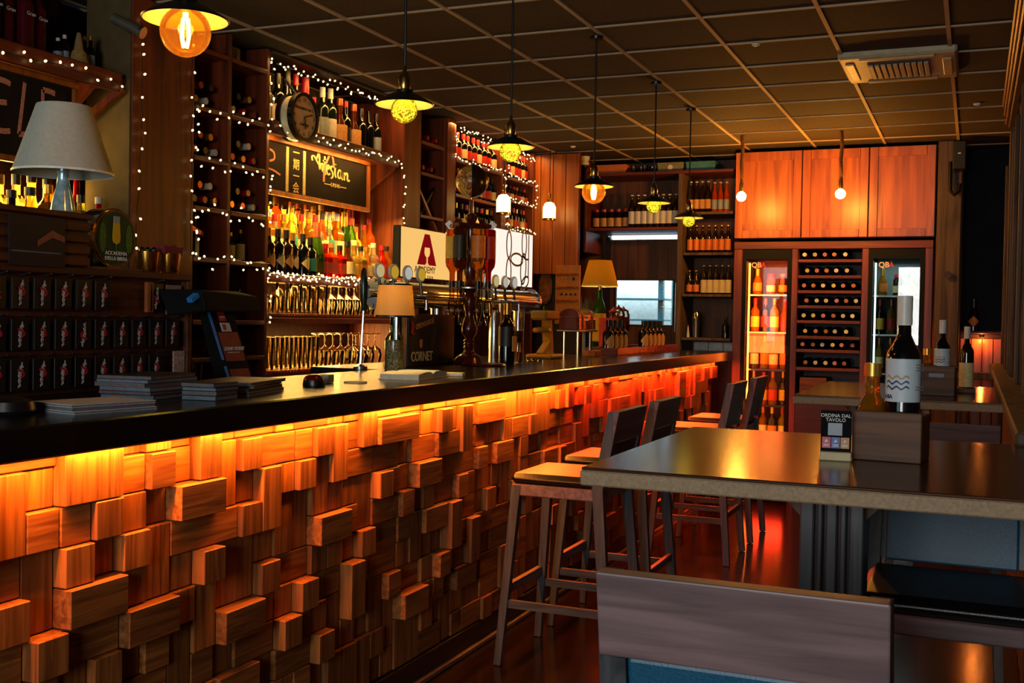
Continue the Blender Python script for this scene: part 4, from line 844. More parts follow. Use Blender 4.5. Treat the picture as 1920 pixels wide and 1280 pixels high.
sd = thing('security_camera', 'small white dome camera on the ceiling above the jars', 'camera', (-3.0, 8.55, ZC-.1)); MB().lathe([(.03, .06), (.045, .075), (.05, .1)], 18, sd.location).build('mount', WHITE, sd, True); MB().sphere(sd.location+Vector((0, 0, .03)), .038, 16, 10).build('dome', BLACK, sd, True); MB().lathe([(.042, .03), (.044, .045), (.036, .062)], 18, sd.location).build('collar', WHITE, sd, True)

# ------------------------------------------------------------------ pendants over the bar
def pendant(x, y, zb, label, kind, rs, rb_, power):
    t = thing('pendant_lamp', label, 'pendant lamp', (x, y, zb), 'pendant lamps over the bar'); zs = zb+rb_*.75
    MB().cyl((x, y, zs+.10), (x, y, ZC), .0045, n=8).build('cord', BLACK, t); MB().lathe([(.03, 0), (.032, .012), (.01, .02)], 14, (x, y, ZC-.02)).build('ceiling_rose', BLACK_M, t, True)
    MB().lathe([(.017, .03), (.019, .035), (.019, .065), (.016, .075), (.007, .088), (.004, .11)], 16, (x, y, zs)).build('socket', BRASS, t, True)
    MB().lathe([(.028, .018), (.028, .03), (.018, .032)], 16, (x, y, zs)).build('collar', BLACK_M, t, True)
    sh = MB().shell([(.018, .022), (.04, .018), (rs*.7, .004), (rs, -.014), (rs-.002, -.017), (rs*.7, .0), (.04, .013), (.018, .016)], 40, (x, y, zs)).build('shade', BLACK_M, t, True)
    MB().shell([(.02, .0145), (.04, .0125), (rs*.7, -.0012), (rs-.004, -.017)], 40, (x, y, zs)).build('shade_lining', IVORY, sh, True)
    g = MB().lathe([(.014, rb_*1.25), (.015, rb_*1.0)]+[(rb_*math.sin(PI*k/14), rb_*math.cos(PI*k/14)) for k in range(2, 14)]+[(0.0005, -rb_)], 24, (x, y, zb)); g.f = [f for f in g.f if len(f) <= 4]
    g.build('bulb', AMBER_G if kind == 'filament' else WIRE_G, t, True)
    if kind == 'filament':
        f = MB(); f.cyl((x, y, zb+rb_*.75), (x, y, zb+rb_*.45), .006, n=8)
        for a in range(4): f.tube([(x+.008*math.cos(a*PI/2), y+.008*math.sin(a*PI/2), zb+rb_*.5), (x+.011*math.cos(a*PI/2), y+.011*math.sin(a*PI/2), zb-rb_*.2), (x+.005*math.cos(a*PI/2), y+.005*math.sin(a*PI/2), zb-rb_*.62)], .0035, 6)
        f.build('filament', FIL, t, True)
        light('pendant_bulb', 'POINT', (x, y, zb-.005), power, (1, .60, .22), radius=.02, parent=t)
    else:
        w = MB()
        for a in range(16):
            v = [Vector((q.gauss(0, 1), q.gauss(0, 1), q.gauss(0, 1))).normalized()*rb_*q.uniform(.55, .9) for _ in range(2)]; m = (v[0]+v[1])*.5; m = m.normalized()*rb_*.85 if m.length > 1e-4 else m
            w.tube([Vector((x, y, zb))+p for p in (v[0], m, v[1])], .0011, 4)
        for a in range(46):
            v = Vector((q.gauss(0, 1), q.gauss(0, 1), q.gauss(0, 1))).normalized()*rb_*q.uniform(.5, .93); w.sphere(Vector((x, y, zb))+v, .0026, 6, 4)
        ww = w.build('wire_lights', WIRE_L, t); ww['kind'] = 'stuff'
        light('pendant_bulb', 'POINT', (x, y, zb), power, (1, .72, .2), radius=.03, parent=t)
pendant(-1.67, 2.01, 1.985, 'nearest pendant with a large amber filament globe', 'filament', .098, .057, 2.4)
pendant(-1.67, 3.045, 1.995, 'pendant with a wire-light globe left of the second one, beside the clock', 'wire', .094, .042, 1.3)
pendant(-1.67, 3.90, 1.99, 'pendant with a glowing yellow globe right of the clock pendant', 'wire', .094, .042, 1.3)
pendant(-1.67, 4.905, 1.945, 'pendant with a clear filament globe, fourth from the near end', 'filament', .094, .056, 3)
pendant(-1.67, 5.95, 1.985, 'small wire-globe pendant in front of the tall white-labelled bottles', 'wire', .094, .042, 1.2)
pendant(-1.67, 6.76, 1.975, 'farthest small wire-globe pendant beside the brown end shelf', 'wire', .094, .042, 1.2)
# rope pendants before the pine cabinet
for k, x in enumerate((-1.57, -.883)):
    t = thing('rope_pendant', 'bare glowing bulb on a thick rope %s' % ['at the left edge of the pine cabinet', 'before the middle cabinet door'][k], 'pendant lamp', (x, 7.9, 2.22), 'rope pendants')
    MB().tube([(x+.003*math.sin(i*1.1), 7.9+.003*math.cos(i*1.1), 2.33+i*.035) for i in range(11)], .013, 8).build('rope', plain('rope_fibre', '#8a5c30', .9, 0, .4, 120, .2, .6), t, True)
    MB().lathe([(.016, .04), (.017, .06), (.015, .10)], 14, (x, 7.9, 2.24)).build('socket', BRASS, t, True)
    MB().sphere((x, 7.9, 2.245), .034, 16, 10).build('bulb', BULB, t, True)
# bottle lanterns
for k, (x, y, z) in enumerate(((-3.1, 7.13, 2.158), (-3.1, 8.036, 2.197))):
    t = thing('bottle_lantern', 'glowing white bottle-shaped lantern %s' % ['before the rack behind the globe', 'before the orange wood panel'][k], 'lantern', (x, y, z-.08), 'bottle lanterns')
    MB().lathe([(.045, 0), (.05, .008), (.05, .10), (.035, .13), (.02, .138)], 18, (x, y, z-.08)).build('glass_body', emit('lantern_glow', '#ffd880', 7), t, True)
    MB().lathe([(.018, .137), (.018, .165), (.012, .17), (.012, .2), (.005, .21)], 14, (x, y, z-.08)).build('neck', GOLD, t, True)
    MB().lathe([(.051, -.004), (.052, .006), (.051, .012)], 18, (x, y, z-.08)).build('base_ring', GOLD, t, True); MB().cyl((x, y, z+.12), (x, y, ZC), .0035, n=6).build('cord', BLACK, t)

# ------------------------------------------------------------------ things on the worktop
Z0 = 1.1155
cr = thing('card_rack', 'dark wooden rack with three rows of hanging black cards on the worktop', 'display rack', (-2.33, 2.0, Z0))
MB().box(-2.355, -2.315, 1.2, 2.80, Z0, 1.465, .003).build('back_board', CHAR_WOOD, cr)
MB().box(-2.355, -2.29, 1.2, 2.80, 1.445, 1.466, .003).build('top_ledge', CHAR_WOOD, cr)
MB().box(-2.355, -2.29, 2.78, 2.80, Z0, 1.445, .003).build('side_board', CHAR_WOOD, cr)
for z in (1.33, 1.225): MB().box(-2.315, -2.305, 1.2, 2.78, z, z+.012).build('rail', CHAR_WOOD, cr)
CARD = plain('card_black', '#0d090c', .45); card_m = MB().box(0, .012, -.029, .029, -.084, 0, .001).mesh('card', CARD)
sm = ribbon(ART, .11, lambda a, b, d: (.0122+d, (b-.45)*.016, -.009-a*.034)).mesh('script', plain('card_white_print', '#b8b0ac', .5)); sm2 = ribbon([[(.58, -.25), (.62, .5), (.9, 1.35)], [(.9, 1.35), (1.02, 1.0), (1.08, .55)]], .2, lambda a, b, d: (.0126+d, (b-.45)*.016, -.009-a*.034)).mesh('red_accent', plain('card_red_print', '#a01830', .5))
peg_m = MB().cyl((0, 0, 0), (.03, 0, .006), .0025, n=6).mesh('peg', STEEL)
for ri, (zt, nm) in enumerate(((1.432, 'top'), (1.323, 'middle'), (1.217, 'bottom'))):
    for k in range(12):
        y = 1.905+k*.0735
        if ri == 0 and k in (8, 9, 11): continue
        if ri == 2 and k == 11: continue
        o = link('hanging_card', card_m, None, (-2.303, y, zt), (0, 0, q.uniform(-.05, .05)))
        tag(o, 'black card with white and red script, %s in the %s row of the card rack' % (ORD[k], nm), 'card', 'black cards on the card rack')
        flip = (ri, k) in ((0, 2), (0, 10), (1, 6))
        link('script', sm, o, (0, 0, -.084 if flip else 0), (R(180), 0, 0) if flip else (0, 0, 0)); link('red_accent', sm2, o, (0, 0, -.084 if flip else 0), (R(180), 0, 0) if flip else (0, 0, 0))
        link('peg', peg_m, cr, Vector((-2.315, y+.025, zt+.006))-origin(cr))
nt1 = tag(MB().box(-2.30, -2.295, 2.69, 2.755, 1.34, 1.43).build('paper_note', plain('grey_print', '#6a6068', .7, 0, .4, 260)), 'grey printed note pinned to the right end of the card rack', 'note')
nt2 = tag(MB().box(-2.30, -2.295, 2.725, 2.775, 1.145, 1.225).build('paper_note', plain('map_print', '#a88c80', .7, 0, .6, 160)), 'small patterned note pinned low on the card rack', 'note')
st1 = tag(MB().box(-2.303, -2.29, 2.60, 2.625, 1.345, 1.435).build('leather_strip', plain('leather_tan', '#8a4a20', .6)), 'tan leather strip hanging on the card rack', 'strip')
# crate with photo print and lamp
ct = thing('display_crate', 'dark slatted wooden crate on the card rack carrying the white lamp', 'crate', (-2.36, 1.8, 1.467))
MB().box(-2.44, -2.30, 1.3, 2.37, 1.467, 1.60, .003).build('body', CHAR_WOOD, ct); MB().box(-2.45, -2.288, 1.29, 2.38, 1.60, 1.616, .003).build('lid', CHAR_WOOD, ct)
for k in range(4): MB().box(-2.30, -2.292, 1.3, 2.37, 1.471+k*.032, 1.495+k*.032, .002).build('slat', CHAR_WOOD, ct)
pt = thing('photo_print', 'dark photo print of a roadside tree and house fixed to the crate', 'picture', (-2.29, 2.16, 1.47))
MB().box(-2.292, -2.286, 2.085, 2.27, 1.462, 1.592).build('sheet', plain('photo_dark', '#1c1a20', .4), pt)
MB().sphere((-2.287, 2.125, 1.555), .034, 10, 6).build('printed_tree', plain('photo_green', '#2a3018', .6, 0, .6, 120), pt).scale = (.03, 1.2, .9)
MB().prism([(2.175, 1.53), (2.225, 1.56), (2.268, 1.545), (2.268, 1.53), (2.225, 1.54), (2.175, 1.515)], lambda a, b, d: (-2.2855+d, a, b), .001).build('printed_roof', plain('photo_brick', '#7a4430', .6), pt)
MB().box(-2.2858, -2.285, 2.09, 2.255, 1.497, 1.501).build('printed_road', plain('photo_grey', '#5a5a62', .6), pt)
bl = thing('table_lamp', 'large table lamp with an unlit white cone shade on the crate', 'lamp', (-2.36, 2.335, 1.617))
MB().lathe([(.03, 0), (.034, .006), (.030, .03), (.019, .075), (.014, .11), (.016, .115), (.016, .135)], 20, bl.location).build('base', plain('mercury_glass', '#a8c4cc', .15, .4, .3, 60), bl, True)
MB().lathe([(.012, .135), (.012, .17)], 12, bl.location).build('stem', BRASS, bl, True)
MB().shell([(.134, .112), (.072, .30), (.070, .30), (.132, .112)], 48, bl.location).build('shade', shade_cloth('white_linen', '#c4c4b8', .25), bl, True)
MB().shell([(.1345, .110), (.1345, .116)], 48, bl.location).build('shade_trim', WHITE, bl, True)
# round green sign
rs_ = thing('round_sign', 'round chrome-rimmed green sign with a beer glass on the card rack', 'sign', (-2.33, 2.49, 1.467)); C0 = Vector((-2.335, 2.495, 1.467+.092))
def disc(b, c, r, x0, x1, n=40, sy=1, sz=1): return b.add([(c.x+x, c.y+sy*r*math.cos(2*PI*i/n), c.z+sz*r*math.sin(2*PI*i/n)) for x in (x0, x1) for i in range(n)], [tuple(range(n))[::-1], tuple(range(n, 2*n))]+[(i, (i+1) % n, n+(i+1) % n, n+i) for i in range(n)])
disc(MB(), C0, .088, -.05, .012).build('drum', CHROME, rs_, True); disc(MB(), C0, .083, .012, .016).build('rim', GOLD, rs_); disc(MB(), C0, .077, .015, .018).build('face', plain('sign_green', '#0c3422', .35), rs_)
for s_ in (-1, 1): disc(MB(), C0+Vector((.018, s_*.053, .0)), .018, 0, .0012, 24, .7, 2.4).build('hop_wreath', plain('hop_green', '#3a5c18', .6, 0, .5, 200), rs_)
MB().prism([(-.012, .055), (.012, .055), (.016, .0), (.013, -.012), (.0, -.018), (-.013, -.012), (-.016, .0)], lambda a, b, d: (C0.x+.019+d, C0.y+a, C0.z+b), .0012).build('glass_emblem', plain('beer_gold', '#c8a018', .4), rs_)
MB().box(C0.x+.019, C0.x+.0208, C0.y-.012, C0.y+.012, C0.z+.045, C0.z+.064).build('foam_emblem', P_GREY, rs_); MB().box(C0.x+.019, C0.x+.0205, C0.y-.001, C0.y+.001, C0.z-.035, C0.z-.018).build('stem_emblem', P_GREEN, rs_)
text('ACCADEMIA\nDELLA BIRRA', rs_, P_WHITE, C0+Vector((.0195, 0, -.052)), .0155)
MB().box(-2.37, -2.31, 2.40, 2.60, 1.467, 1.473).build('foot', CHROME, rs_)
for k, y in enumerate((2.642, 2.738)):
    t = thing('gold_cup', 'gold metal cup %s on the card rack' % ['holding corks', 'with a red napkin'][k], 'cup', (-2.33, y, 1.467), 'gold cups')
    MB().lathe([(.028, 0), (.03, .003), (.036, .062), (.0345, .062), (.028, .006), (0, .006)], 24, t.location).build('cup', GOLD, t, True)
    if k: MB().prism([(-.04, .058), (.04, .058), (.045, .085), (.02, .08), (0, .09), (-.025, .082), (-.045, .088)], lambda a, b, d: (-2.35+d, y+a, 1.467+b), .04).build('napkin', plain('napkin_red', '#6a0c24', .8), t)
    else:
        for j in range(3): MB().sphere((-2.33+.012*j-.01, y-.012+.013*j, 1.467+.066), .011, 8, 6).build('cork', BLACK, t, True)
# kiosk
kx, ky = -2.15, 2.81
KBLACK = plain('terminal_black', '#070708', .75, 0, .1, 30, .15)
kk = thing('ordering_terminal', 'black ordering terminal on a slanted column with a maroon poster', 'terminal', (kx, ky, Z0))
MB().obox((kx+.02, ky+.03, Z0+.012), (.16, .16, .02), (0, 0, .25), .004).build('base_plate', KBLACK, kk)
MB().add([(kx-.04, ky-.06, Z0+.26), (kx-.04, ky+.055, Z0+.26), (kx+.01, ky+.115, Z0+.01), (kx+.01, ky-.0, Z0+.01), (kx-.08, ky-.06, Z0+.26), (kx-.08, ky+.055, Z0+.26), (kx-.05, ky+.115, Z0+.01), (kx-.05, ky, Z0+.01)],
    [(0, 1, 2, 3), (7, 6, 5, 4), (0, 4, 5, 1), (1, 5, 6, 2), (2, 6, 7, 3), (3, 7, 4, 0)]).build('column', KBLACK, kk)
def on_col(u, v, d=.0015):     # point on the slanted front face: u across 0..1, v down 0..1
    a = Vector((kx-.04, ky-.06+.115*u, Z0+.26)); b = Vector((kx+.01, ky+.115*u, Z0+.01)); p = a.lerp(b, v); return p+Vector((d, 0, d*.2))
def patch(u0, u1, v0, v1, m, nm, d=.0015): MB().add([on_col(u0, v0, d), on_col(u1, v0, d), on_col(u1, v1, d), on_col(u0, v1, d), on_col(u0, v0, 0), on_col(u1, v0, 0), on_col(u1, v1, 0), on_col(u0, v1, 0)], [(0, 1, 2, 3), (0, 4, 5, 1), (1, 5, 6, 2), (2, 6, 7, 3), (3, 7, 4, 0)]).build(nm, m, kk)
patch(.08, .92, .36, .72, MAROON, 'poster'); patch(.08, .92, .82, .93, MAROON, 'poster'); patch(.3, .58, .1, .22, RED, 'sticker'); patch(.28, .68, .24, .35, P_WHITE, 'sticker'); patch(.34, .48, .26, .33, RED, 'sticker_print', .002); patch(-.1, -.0, .05, .70, SKYB, 'edge_strip'); patch(-.1, .0, .78, .98, SKYB, 'edge_strip')
text('STEAK HOUSE\nD\'ITALIA', kk, P_WHITE, on_col(.5, .60, .003), .0165, (R(90+11), 0, R(90)), sx=.95); text('ITALIA', kk, P_WHITE, on_col(.44, .17, .003), .008, (R(90+11), 0, R(90)))
MB().add([(kx-.10, ky-.17, Z0+.22), (kx-.10, ky+.20, Z0+.255), (kx+.03, ky+.12, Z0+.235), (kx+.03, ky-.15, Z0+.235), (kx-.14, ky-.17, Z0+.30), (kx-.14, ky+.22, Z0+.305), (kx+.02, ky+.12, Z0+.285), (kx+.02, ky-.16, Z0+.30)],
    [(3, 2, 1, 0), (4, 5, 6, 7), (0, 1, 5, 4), (1, 2, 6, 5), (2, 3, 7, 6), (3, 0, 4, 7)]).build('screen_head', KBLACK, kk, bevel=.006)
MB().obox((kx+.0, ky-.175, Z0+.275), (.02, .035, .014), (.5, 0, 0)).build('blue_tab', SKYB, kk)
MB().prism([(-.02, 0), (.12, .02), (-.02, .14)], lambda a, b, d: (kx-.13+d, ky+.1+a, Z0+.14+b), .004).build('side_flap', plain('flap_tan', '#4a3c20', .6), kk)
# printed matter
PAGE_A = plain('page_edges', '#5c5458', .8, 0, .2, 90); PAGE_B = plain('page_edges_blue', '#5a6a78', .8, 0, .2, 90)
def magazines(x, y, n, w, d, th, rz, cols, label, name='magazine', cat='magazine'):
    z = Z0
    for k in range(n):
        m, cn = cols[k % len(cols)]; t_ = th*(.8+.4*q.random())
        o = thing(name, '%s, %s from the bottom' % (label % cn, ORD[k]) if n > 1 else label % cn, cat, (x+q.uniform(-.006, .006), y+q.uniform(-.006, .006), z)); o.rotation_euler = (0, 0, rz+q.uniform(-.06, .06))
        b = MB().box(-w/2, w/2, -d/2, d/2, t_*.12, t_*.88); link('pages', b.mesh('pages', PAGE_A if k % 2 else PAGE_B), o)
        link('cover', MB().box(-w/2-.001, w/2+.001, -d/2, d/2+.001, t_*.88, t_).box(-w/2-.001, w/2+.001, -d/2, d/2+.001, 0, t_*.12).mesh('cover', m), o); z += t_+.0003
CV = [(plain('cover_plum', '#4a1428', .35), 'plum'), (plain('cover_black', '#141014', .35), 'black'), (MAROON, 'maroon'), (plain('cover_grey', '#6a6268', .4), 'grey')]
magazines(-2.07, 2.36, 6, .16, .22, .010, .1, CV, '%s-covered magazine in the stack before the card rack')
magazines(-1.90, 1.98, 3, .16, .22, .007, -.2, [(PAPER, 'pale'), (plain('cover_grey', '#6a6268', .4), 'grey')], '%s brochure in the flat pile at near worktop end', 'brochure', 'brochure')
magazines(-1.89, 2.38, 4, .10, .11, .011, .1, [(BLACK, 'black')], '%s folder in the small black stack beside the magazines', 'folder', 'folder')
magazines(-1.98, 2.64, 4, .17, .26, .0085, .25, [(PAPER, 'white'), (plain('cover_lilac', '#8a7c84', .5), 'lilac')], '%s paper pad in the loose stack before the terminal', 'paper_pad', 'paper')
mo = tag(MB().lathe([(.05, 0), (.055, .008), (.05, .028), (.03, .036), (0, .038)], 18, (-1.97, 1.80, Z0)).build('black_pouch', BLACK, smooth=True), 'black rounded pouch at the near end of the worktop', 'pouch')
be = thing('call_bell', 'black and red dome call button on the worktop', 'call button', (-1.96, 3.0, Z0)); MB().lathe([(.036, 0), (.037, .006), (.034, .02)], 24, be.location).build('base', BLACK, be, True); MB().lathe([(.034, .02), (.03, .03), (.018, .037), (0, .039)], 24, be.location).build('button', plain('button_red', '#5a0c14', .2), be, True)
wbx = tag(MB().obox((-2.03, 3.16, Z0+.014), (.06, .07, .028), (0, 0, .3), .002).build('white_box', PAPER_B), 'small white box beside the call button', 'box')
cst = tag(MB().lathe([(.04, 0), (.04, .004), (0, .004)], 24, (-1.95, 3.24, Z0)).build('coaster', P_CREAM), 'flat cream coaster before the small white box', 'coaster')
bk = thing('open_book', 'thick open menu book lying on the worktop before the bottle lamp', 'book', (-1.93, 3.63, Z0)); bk.rotation_euler = (0, 0, .12)
for sgn, w in ((-1, .15), (1, .15)):
    pf = [(0, .002), (0, .018), (sgn*.03, .026), (sgn*.08, .027), (sgn*w, .02), (sgn*(w+.003), .002)]
    b = MB().prism(pf, lambda a, b_, d: (-.075+d*1.0, a, b_), .15); link('page_block', b.mesh('page_block', PAPER if sgn < 0 else PAPER_B), bk)
link('cover', MB().box(-.08, .08, -.158, .158, 0, .002).mesh('cover', P_CREAM), bk)
lf = tag(MB().obox((-1.90, 3.86, Z0+.006), (.12, .07, .012), (0, 0, .3), .001).build('leaflet_stack', PAPER), 'small leaflet pad beside the open book', 'leaflet')
# bottle lamp with orange shade
GLIT = shade_cloth('glitter_filling', '#f0d8a8', .45)
_g = [n for n in GLIT.node_tree.nodes if n.type == 'TEX_NOISE'][0]; _g.inputs['Scale'].default_value = 150; _rr = [n for n in GLIT.node_tree.nodes if n.type == 'VALTORGB'][0].color_ramp; _rr.elements[0].position = .42; _rr.elements[1].position = .58; _rr.elements[0].color = (.10, .05, .02, 1); _rr.elements[1].color = (.9, .8, .6, 1)
lp = thing('bottle_lamp', 'lit table lamp made from a sparkling bottle with an orange drum shade', 'lamp', (-2.05, 3.69, Z0)); L1 = lp.location
MB().lathe([(.034, 0), (.037, .004), (.037, .135), (.034, .15), (.02, .165), (.017, .172), (.017, .235)], 24, L1).build('bottle', thin('lamp_bottle_glass', '#dce8e0', .05), lp, True)
MB().lathe([(.032, .003), (.034, .006), (.034, .13), (.028, .138), (0, .14)], 18, L1).build('filling', GLIT, lp)
MB().lathe([(.0165, .23), (.0165, .25), (.012, .26), (.012, .30)], 12, L1).build('socket', BRASS, lp, True)
MB().shell([(.077, .228), (.064, .352), (.063, .352), (.076, .228)], 40, L1).build('shade', shade_cloth('orange_linen', '#ffdc98', .6), lp, True)
MB().shell([(.0775, .226), (.0772, .233)], 40, L1).build('shade_trim', BLACK, lp, True); MB().shell([(.0645, .347), (.064, .354)], 40, L1).build('shade_trim', BLACK, lp, True)
light('lamp_bulb', 'POINT', L1+Vector((0, 0, .295)), 13, (1, .58, .16), radius=.02, parent=lp)
# spirit carousel with globe
cx, cy = -2.27, 4.83
ca = thing('spirit_carousel', 'turned mahogany spirit dispenser with optics on the worktop', 'dispenser', (cx, cy, Z0)); L2 = ca.location
MB().lathe([(.075, 0), (.078, .006), (.072, .012), (.066, .03), (.045, .048), (.03, .055)], 32, L2).build('foot', MAHOG, ca, True)
MB().lathe([(.026, .052), (.03, .06), (.022, .07), (.03, .085), (.022, .092), (.03, .10), (.022, .108), (.03, .116), (.02, .124), (.036, .15), (.04, .18), (.03, .21), (.02, .235), (.026, .27), (.034, .30), (.03, .33), (.02, .345), (.032, .36), (.02, .375), (.032, .39), (.022, .41), (.034, .45), (.03, .49), (.02, .52), (.018, .55), (.026, .58), (.034, .62), (.034, .655)], 28, L2).build('column', MAHOG, ca, True)
MB().lathe([(.03, .655), (.10, .66), (.105, .668), (.10, .68), (.03, .684)], 36, L2).build('crown', MAHOG, ca, True)
MB().lathe([(.02, .684), (.028, .70), (.032, .715), (.024, .728), (.012, .735), (.01, .80)], 24, L2).build('finial', MAHOG, ca, True)
MB().lathe([(.03, .365), (.095, .368), (.095, .374), (.03, .378)], 32, L2).build('optic_ring', STEEL, ca, True)
for k in range(6):
    a = R(20)+k*PI/3; p = Vector((cx+.088*math.cos(a), cy+.088*math.sin(a), 0))
    o = MB().lathe([(.012, .21), (.014, .225), (.019, .24), (.019, .30), (.012, .31), (.012, .365)], 12, (p.x, p.y, Z0)).build('optic', thin('optic_glass', '#e8c890', .05), ca, True)
    MB().lathe([(.006, .19), (.008, .20), (.011, .212), (.011, .235)], 10, (p.x, p.y, Z0)).build('spout', CHROME, o, True)
    MB().bar((cx+.09*math.cos(a), cy+.09*math.sin(a), Z0+.66), (cx+.115*math.cos(a), cy+.115*math.sin(a), Z0+.69), .03, .03).build('clamp', MAHOG, ca)
    bo, la, nm, ln = [(L_RED, P_RED, 'red', 'red'), (L_AMBER, P_WHITE, 'amber', 'silver-white'), (L_GOLD, P_CREAM, 'golden', 'cream'), (L_ORANGE, P_YELLOW, 'orange', 'yellow'), (L_BROWN, P_BLACK, 'brown', 'black'), (L_AMBER, P_ORANGE, 'amber', 'orange')][k]
    b = bottle((p.x, p.y, Z0+.655), 'spirit', .285, .034, bo, C_BLACK, la, '%s bottle with %s label held upside down in the spirit carousel' % (nm, ln), 'upside-down bottles in the carousel', (.12, .5), rot=(R(180), 0, 0))
gb = thing('table_globe', 'antique-coloured globe with a dark half meridian on top of the carousel', 'globe', (cx, cy, Z0+.80))
GM = plain('globe_map', '#b4702c', .3, 0, .3, 17)
_r = [n for n in GM.node_tree.nodes if n.type == 'VALTORGB'][0].color_ramp
for _p, _c in ((.44, '#d89a3c'), (.50, '#3c5a1c'), (.54, '#e0b468'), (.60, '#8a3a14')): _r.elements.new(_p).color = lin(_c)
MB().sphere((cx, cy, Z0+.89), .078, 32, 20).build('sphere', GM, gb, True)
_n = Vector((.905, .425, 0)); _t = Vector((-.425, .905, 0)); _hs = MB(); _N = 16
for i in range(_N+1):
    for j in range(_N+1):
        th, ph = PI*i/_N, PI*j/_N; d = _n*math.sin(th)*math.sin(ph) + _t*math.sin(th)*math.cos(ph) + Vector((0, 0, 1))*math.cos(th); _hs.v.append(tuple(Vector((cx, cy, Z0+.89)) + d*.0805))
_hs.f = [(i*(_N+1)+j, i*(_N+1)+j+1, (i+1)*(_N+1)+j+1, (i+1)*(_N+1)+j) for i in range(_N) for j in range(_N)]
_hs.build('half_cover', plain('globe_cover', '#2c1a0c', .25, 0, .3, 14), gb, True)
MB().tube([(cx+.083*math.cos(a)*.5, cy+.083*math.cos(a)*.86, Z0+.89+.083*math.sin(a)) for a in [R(-90+i*10) for i in range(19)]], .004, 6).build('meridian', BRASS, gb, True)
MB().cyl((cx, cy, Z0+.965), (cx, cy, Z0+1.0), .004, n=8).build('pin', CHROME, gb, True)
ash = tag(MB().lathe([(.10, 0), (.105, .004), (.10, .012), (.09, .008), (0, .008)], 32, (cx+.12, cy-.08, Z0)).build('bar_tray', plain('tray_red', '#4a100c', .25), smooth=True), 'flat dark red tray before the spirit carousel', 'tray')
bottle((-2.13, 4.97, Z0), 'wine', .30, .041, D_BLACK, C_GOLD, P_BLACK, 'large black bottle with gold cap standing right of the carousel', None, (.3, .62)); 
fo_ = MB().box(-2.093, -2.088, 4.95, 5.0, Z0+.065, Z0+.14)
gl_ = tag(fo_.build('gold_tag', P_TAN), 'gold paper tag leaning on the large black bottle', 'tag')
text('FRA', gl_, P_TAN, (-2.087, 4.975, Z0+.175), .028)
# beer towers
def tower(y0, y1, zc, label, badges, x=-2.47):
    t = thing('beer_tower', label, 'beer tap', (x, (y0+y1)/2, Z0))
    MB().cyl((x, y0+.02, zc), (x, y1-.02, zc), .062, n=32).build('drum', CHROME, t, True)
    for y in (y0, y1):
        f = MB().cyl((x, y-.012, zc), (x, y+.012, zc), .075, n=36).build('flange', CHROME, t, True)
        for k in range(8):
            a = 2*PI*k/8+.3; p = Vector((x+.062*math.cos(a), y-.012, zc+.062*math.sin(a))); MB().cyl(p, p+Vector((0, -.008, 0)), .008, n=8).build('bolt', STEEL, f, True)
    for y in (y0+.17, y1-.17): MB().cyl((x, y, Z0), (x, y, zc-.05), .035, n=24).build('pillar', CHROME, t, True)
    MB().cyl((x+.05, y0-.19, zc-.005), (x+.05, y1, zc-.005), .018, n=14).build('manifold', CHROME, t, True)
    for k, (bc_, nm) in enumerate(badges):
        y = y0-.15+k*.128; f = MB().cyl((x+.04, y, zc-.01), (x+.12, y, zc-.015), .012, n=12).build('tap', CHROME, t, True); MB().cyl((x+.115, y, zc-.015), (x+.118, y, zc-.07), .008, n=10).build('spout', CHROME, f, True)
        MB().cyl((x+.09, y, zc), (x+.08, y, zc+.085), .007, n=8).build('lever', BLACK, t, True)
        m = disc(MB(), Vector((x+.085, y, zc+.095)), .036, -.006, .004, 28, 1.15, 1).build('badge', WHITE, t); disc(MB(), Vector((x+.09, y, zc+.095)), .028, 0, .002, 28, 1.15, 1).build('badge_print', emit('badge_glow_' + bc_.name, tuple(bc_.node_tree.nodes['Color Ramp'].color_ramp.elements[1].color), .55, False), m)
    return t
t1 = tower(4.30, 5.05, Z0+.33, 'chrome beer tower with round badges behind the orange lamp', [(P_CREAM, 0), (P_YELLOW, 0), (P_WHITE, 0), (P_YELLOW, 0)])
t2 = tower(5.42, 6.10, Z0+.33, 'chrome beer tower below the swirl sign', [(P_WHITE, 0), (P_CREAM, 0), (P_WHITE, 0), (P_WHITE, 0)])
hp = thing('beer_tap', 'tall dark green tap handle on a chrome stem left of the orange lamp', 'tap', (-2.385, 4.02, Z0)); MB().cyl((-2.385, 4.0, Z0+.02), (-2.385, 4.02, Z0+.25), .006, n=8).build('stem', CHROME, hp, True); MB().lathe([(.008, .25), (.016, .30), (.018, .36), (.012, .42), (.006, .43)], 14, (-2.385, 4.02, Z0)).build('grip', plain('grip_green', '#0e2422', .25), hp, True); MB().lathe([(.03, 0), (.03, .015), (.01, .025)], 16, (-2.385, 4.0, Z0)).build('foot', CHROME, hp, True)
bp = thing('beer_sign', 'black advertising panel with a white brewery name before the beer tower', 'sign', (-2.33, 4.55, Z0))
MB().box(-2.355, -2.335, 4.34, 4.80, Z0, Z0+.24, .003).build('panel', BLACK, bp)
text('CORNET', bp, P_CREAM, (-2.334, 4.462, Z0+.045), .062, FX, sx=.85, bold=.0008); 
MB().prism([(-.012, .02), (.012, .02), (.012, -.012), (0, -.022), (-.012, -.012)], lambda a, b, d: (-2.335+d, 4.453+a, Z0+.105+b), .0015).build('shield_emblem', P_TAN, bp)
text('OPENGARDE', bp, P_TAN, (-2.334, 4.485, Z0+.195), .034, (R(90), R(-10), R(90)), sx=.9)
MB().tube([(-2.334, 4.36, Z0+.205), (-2.334, 4.366, Z0+.18), (-2.334, 4.358, Z0+.155), (-2.334, 4.378, Z0+.148)], .006, 6).build('red_swash', RED, bp, True)
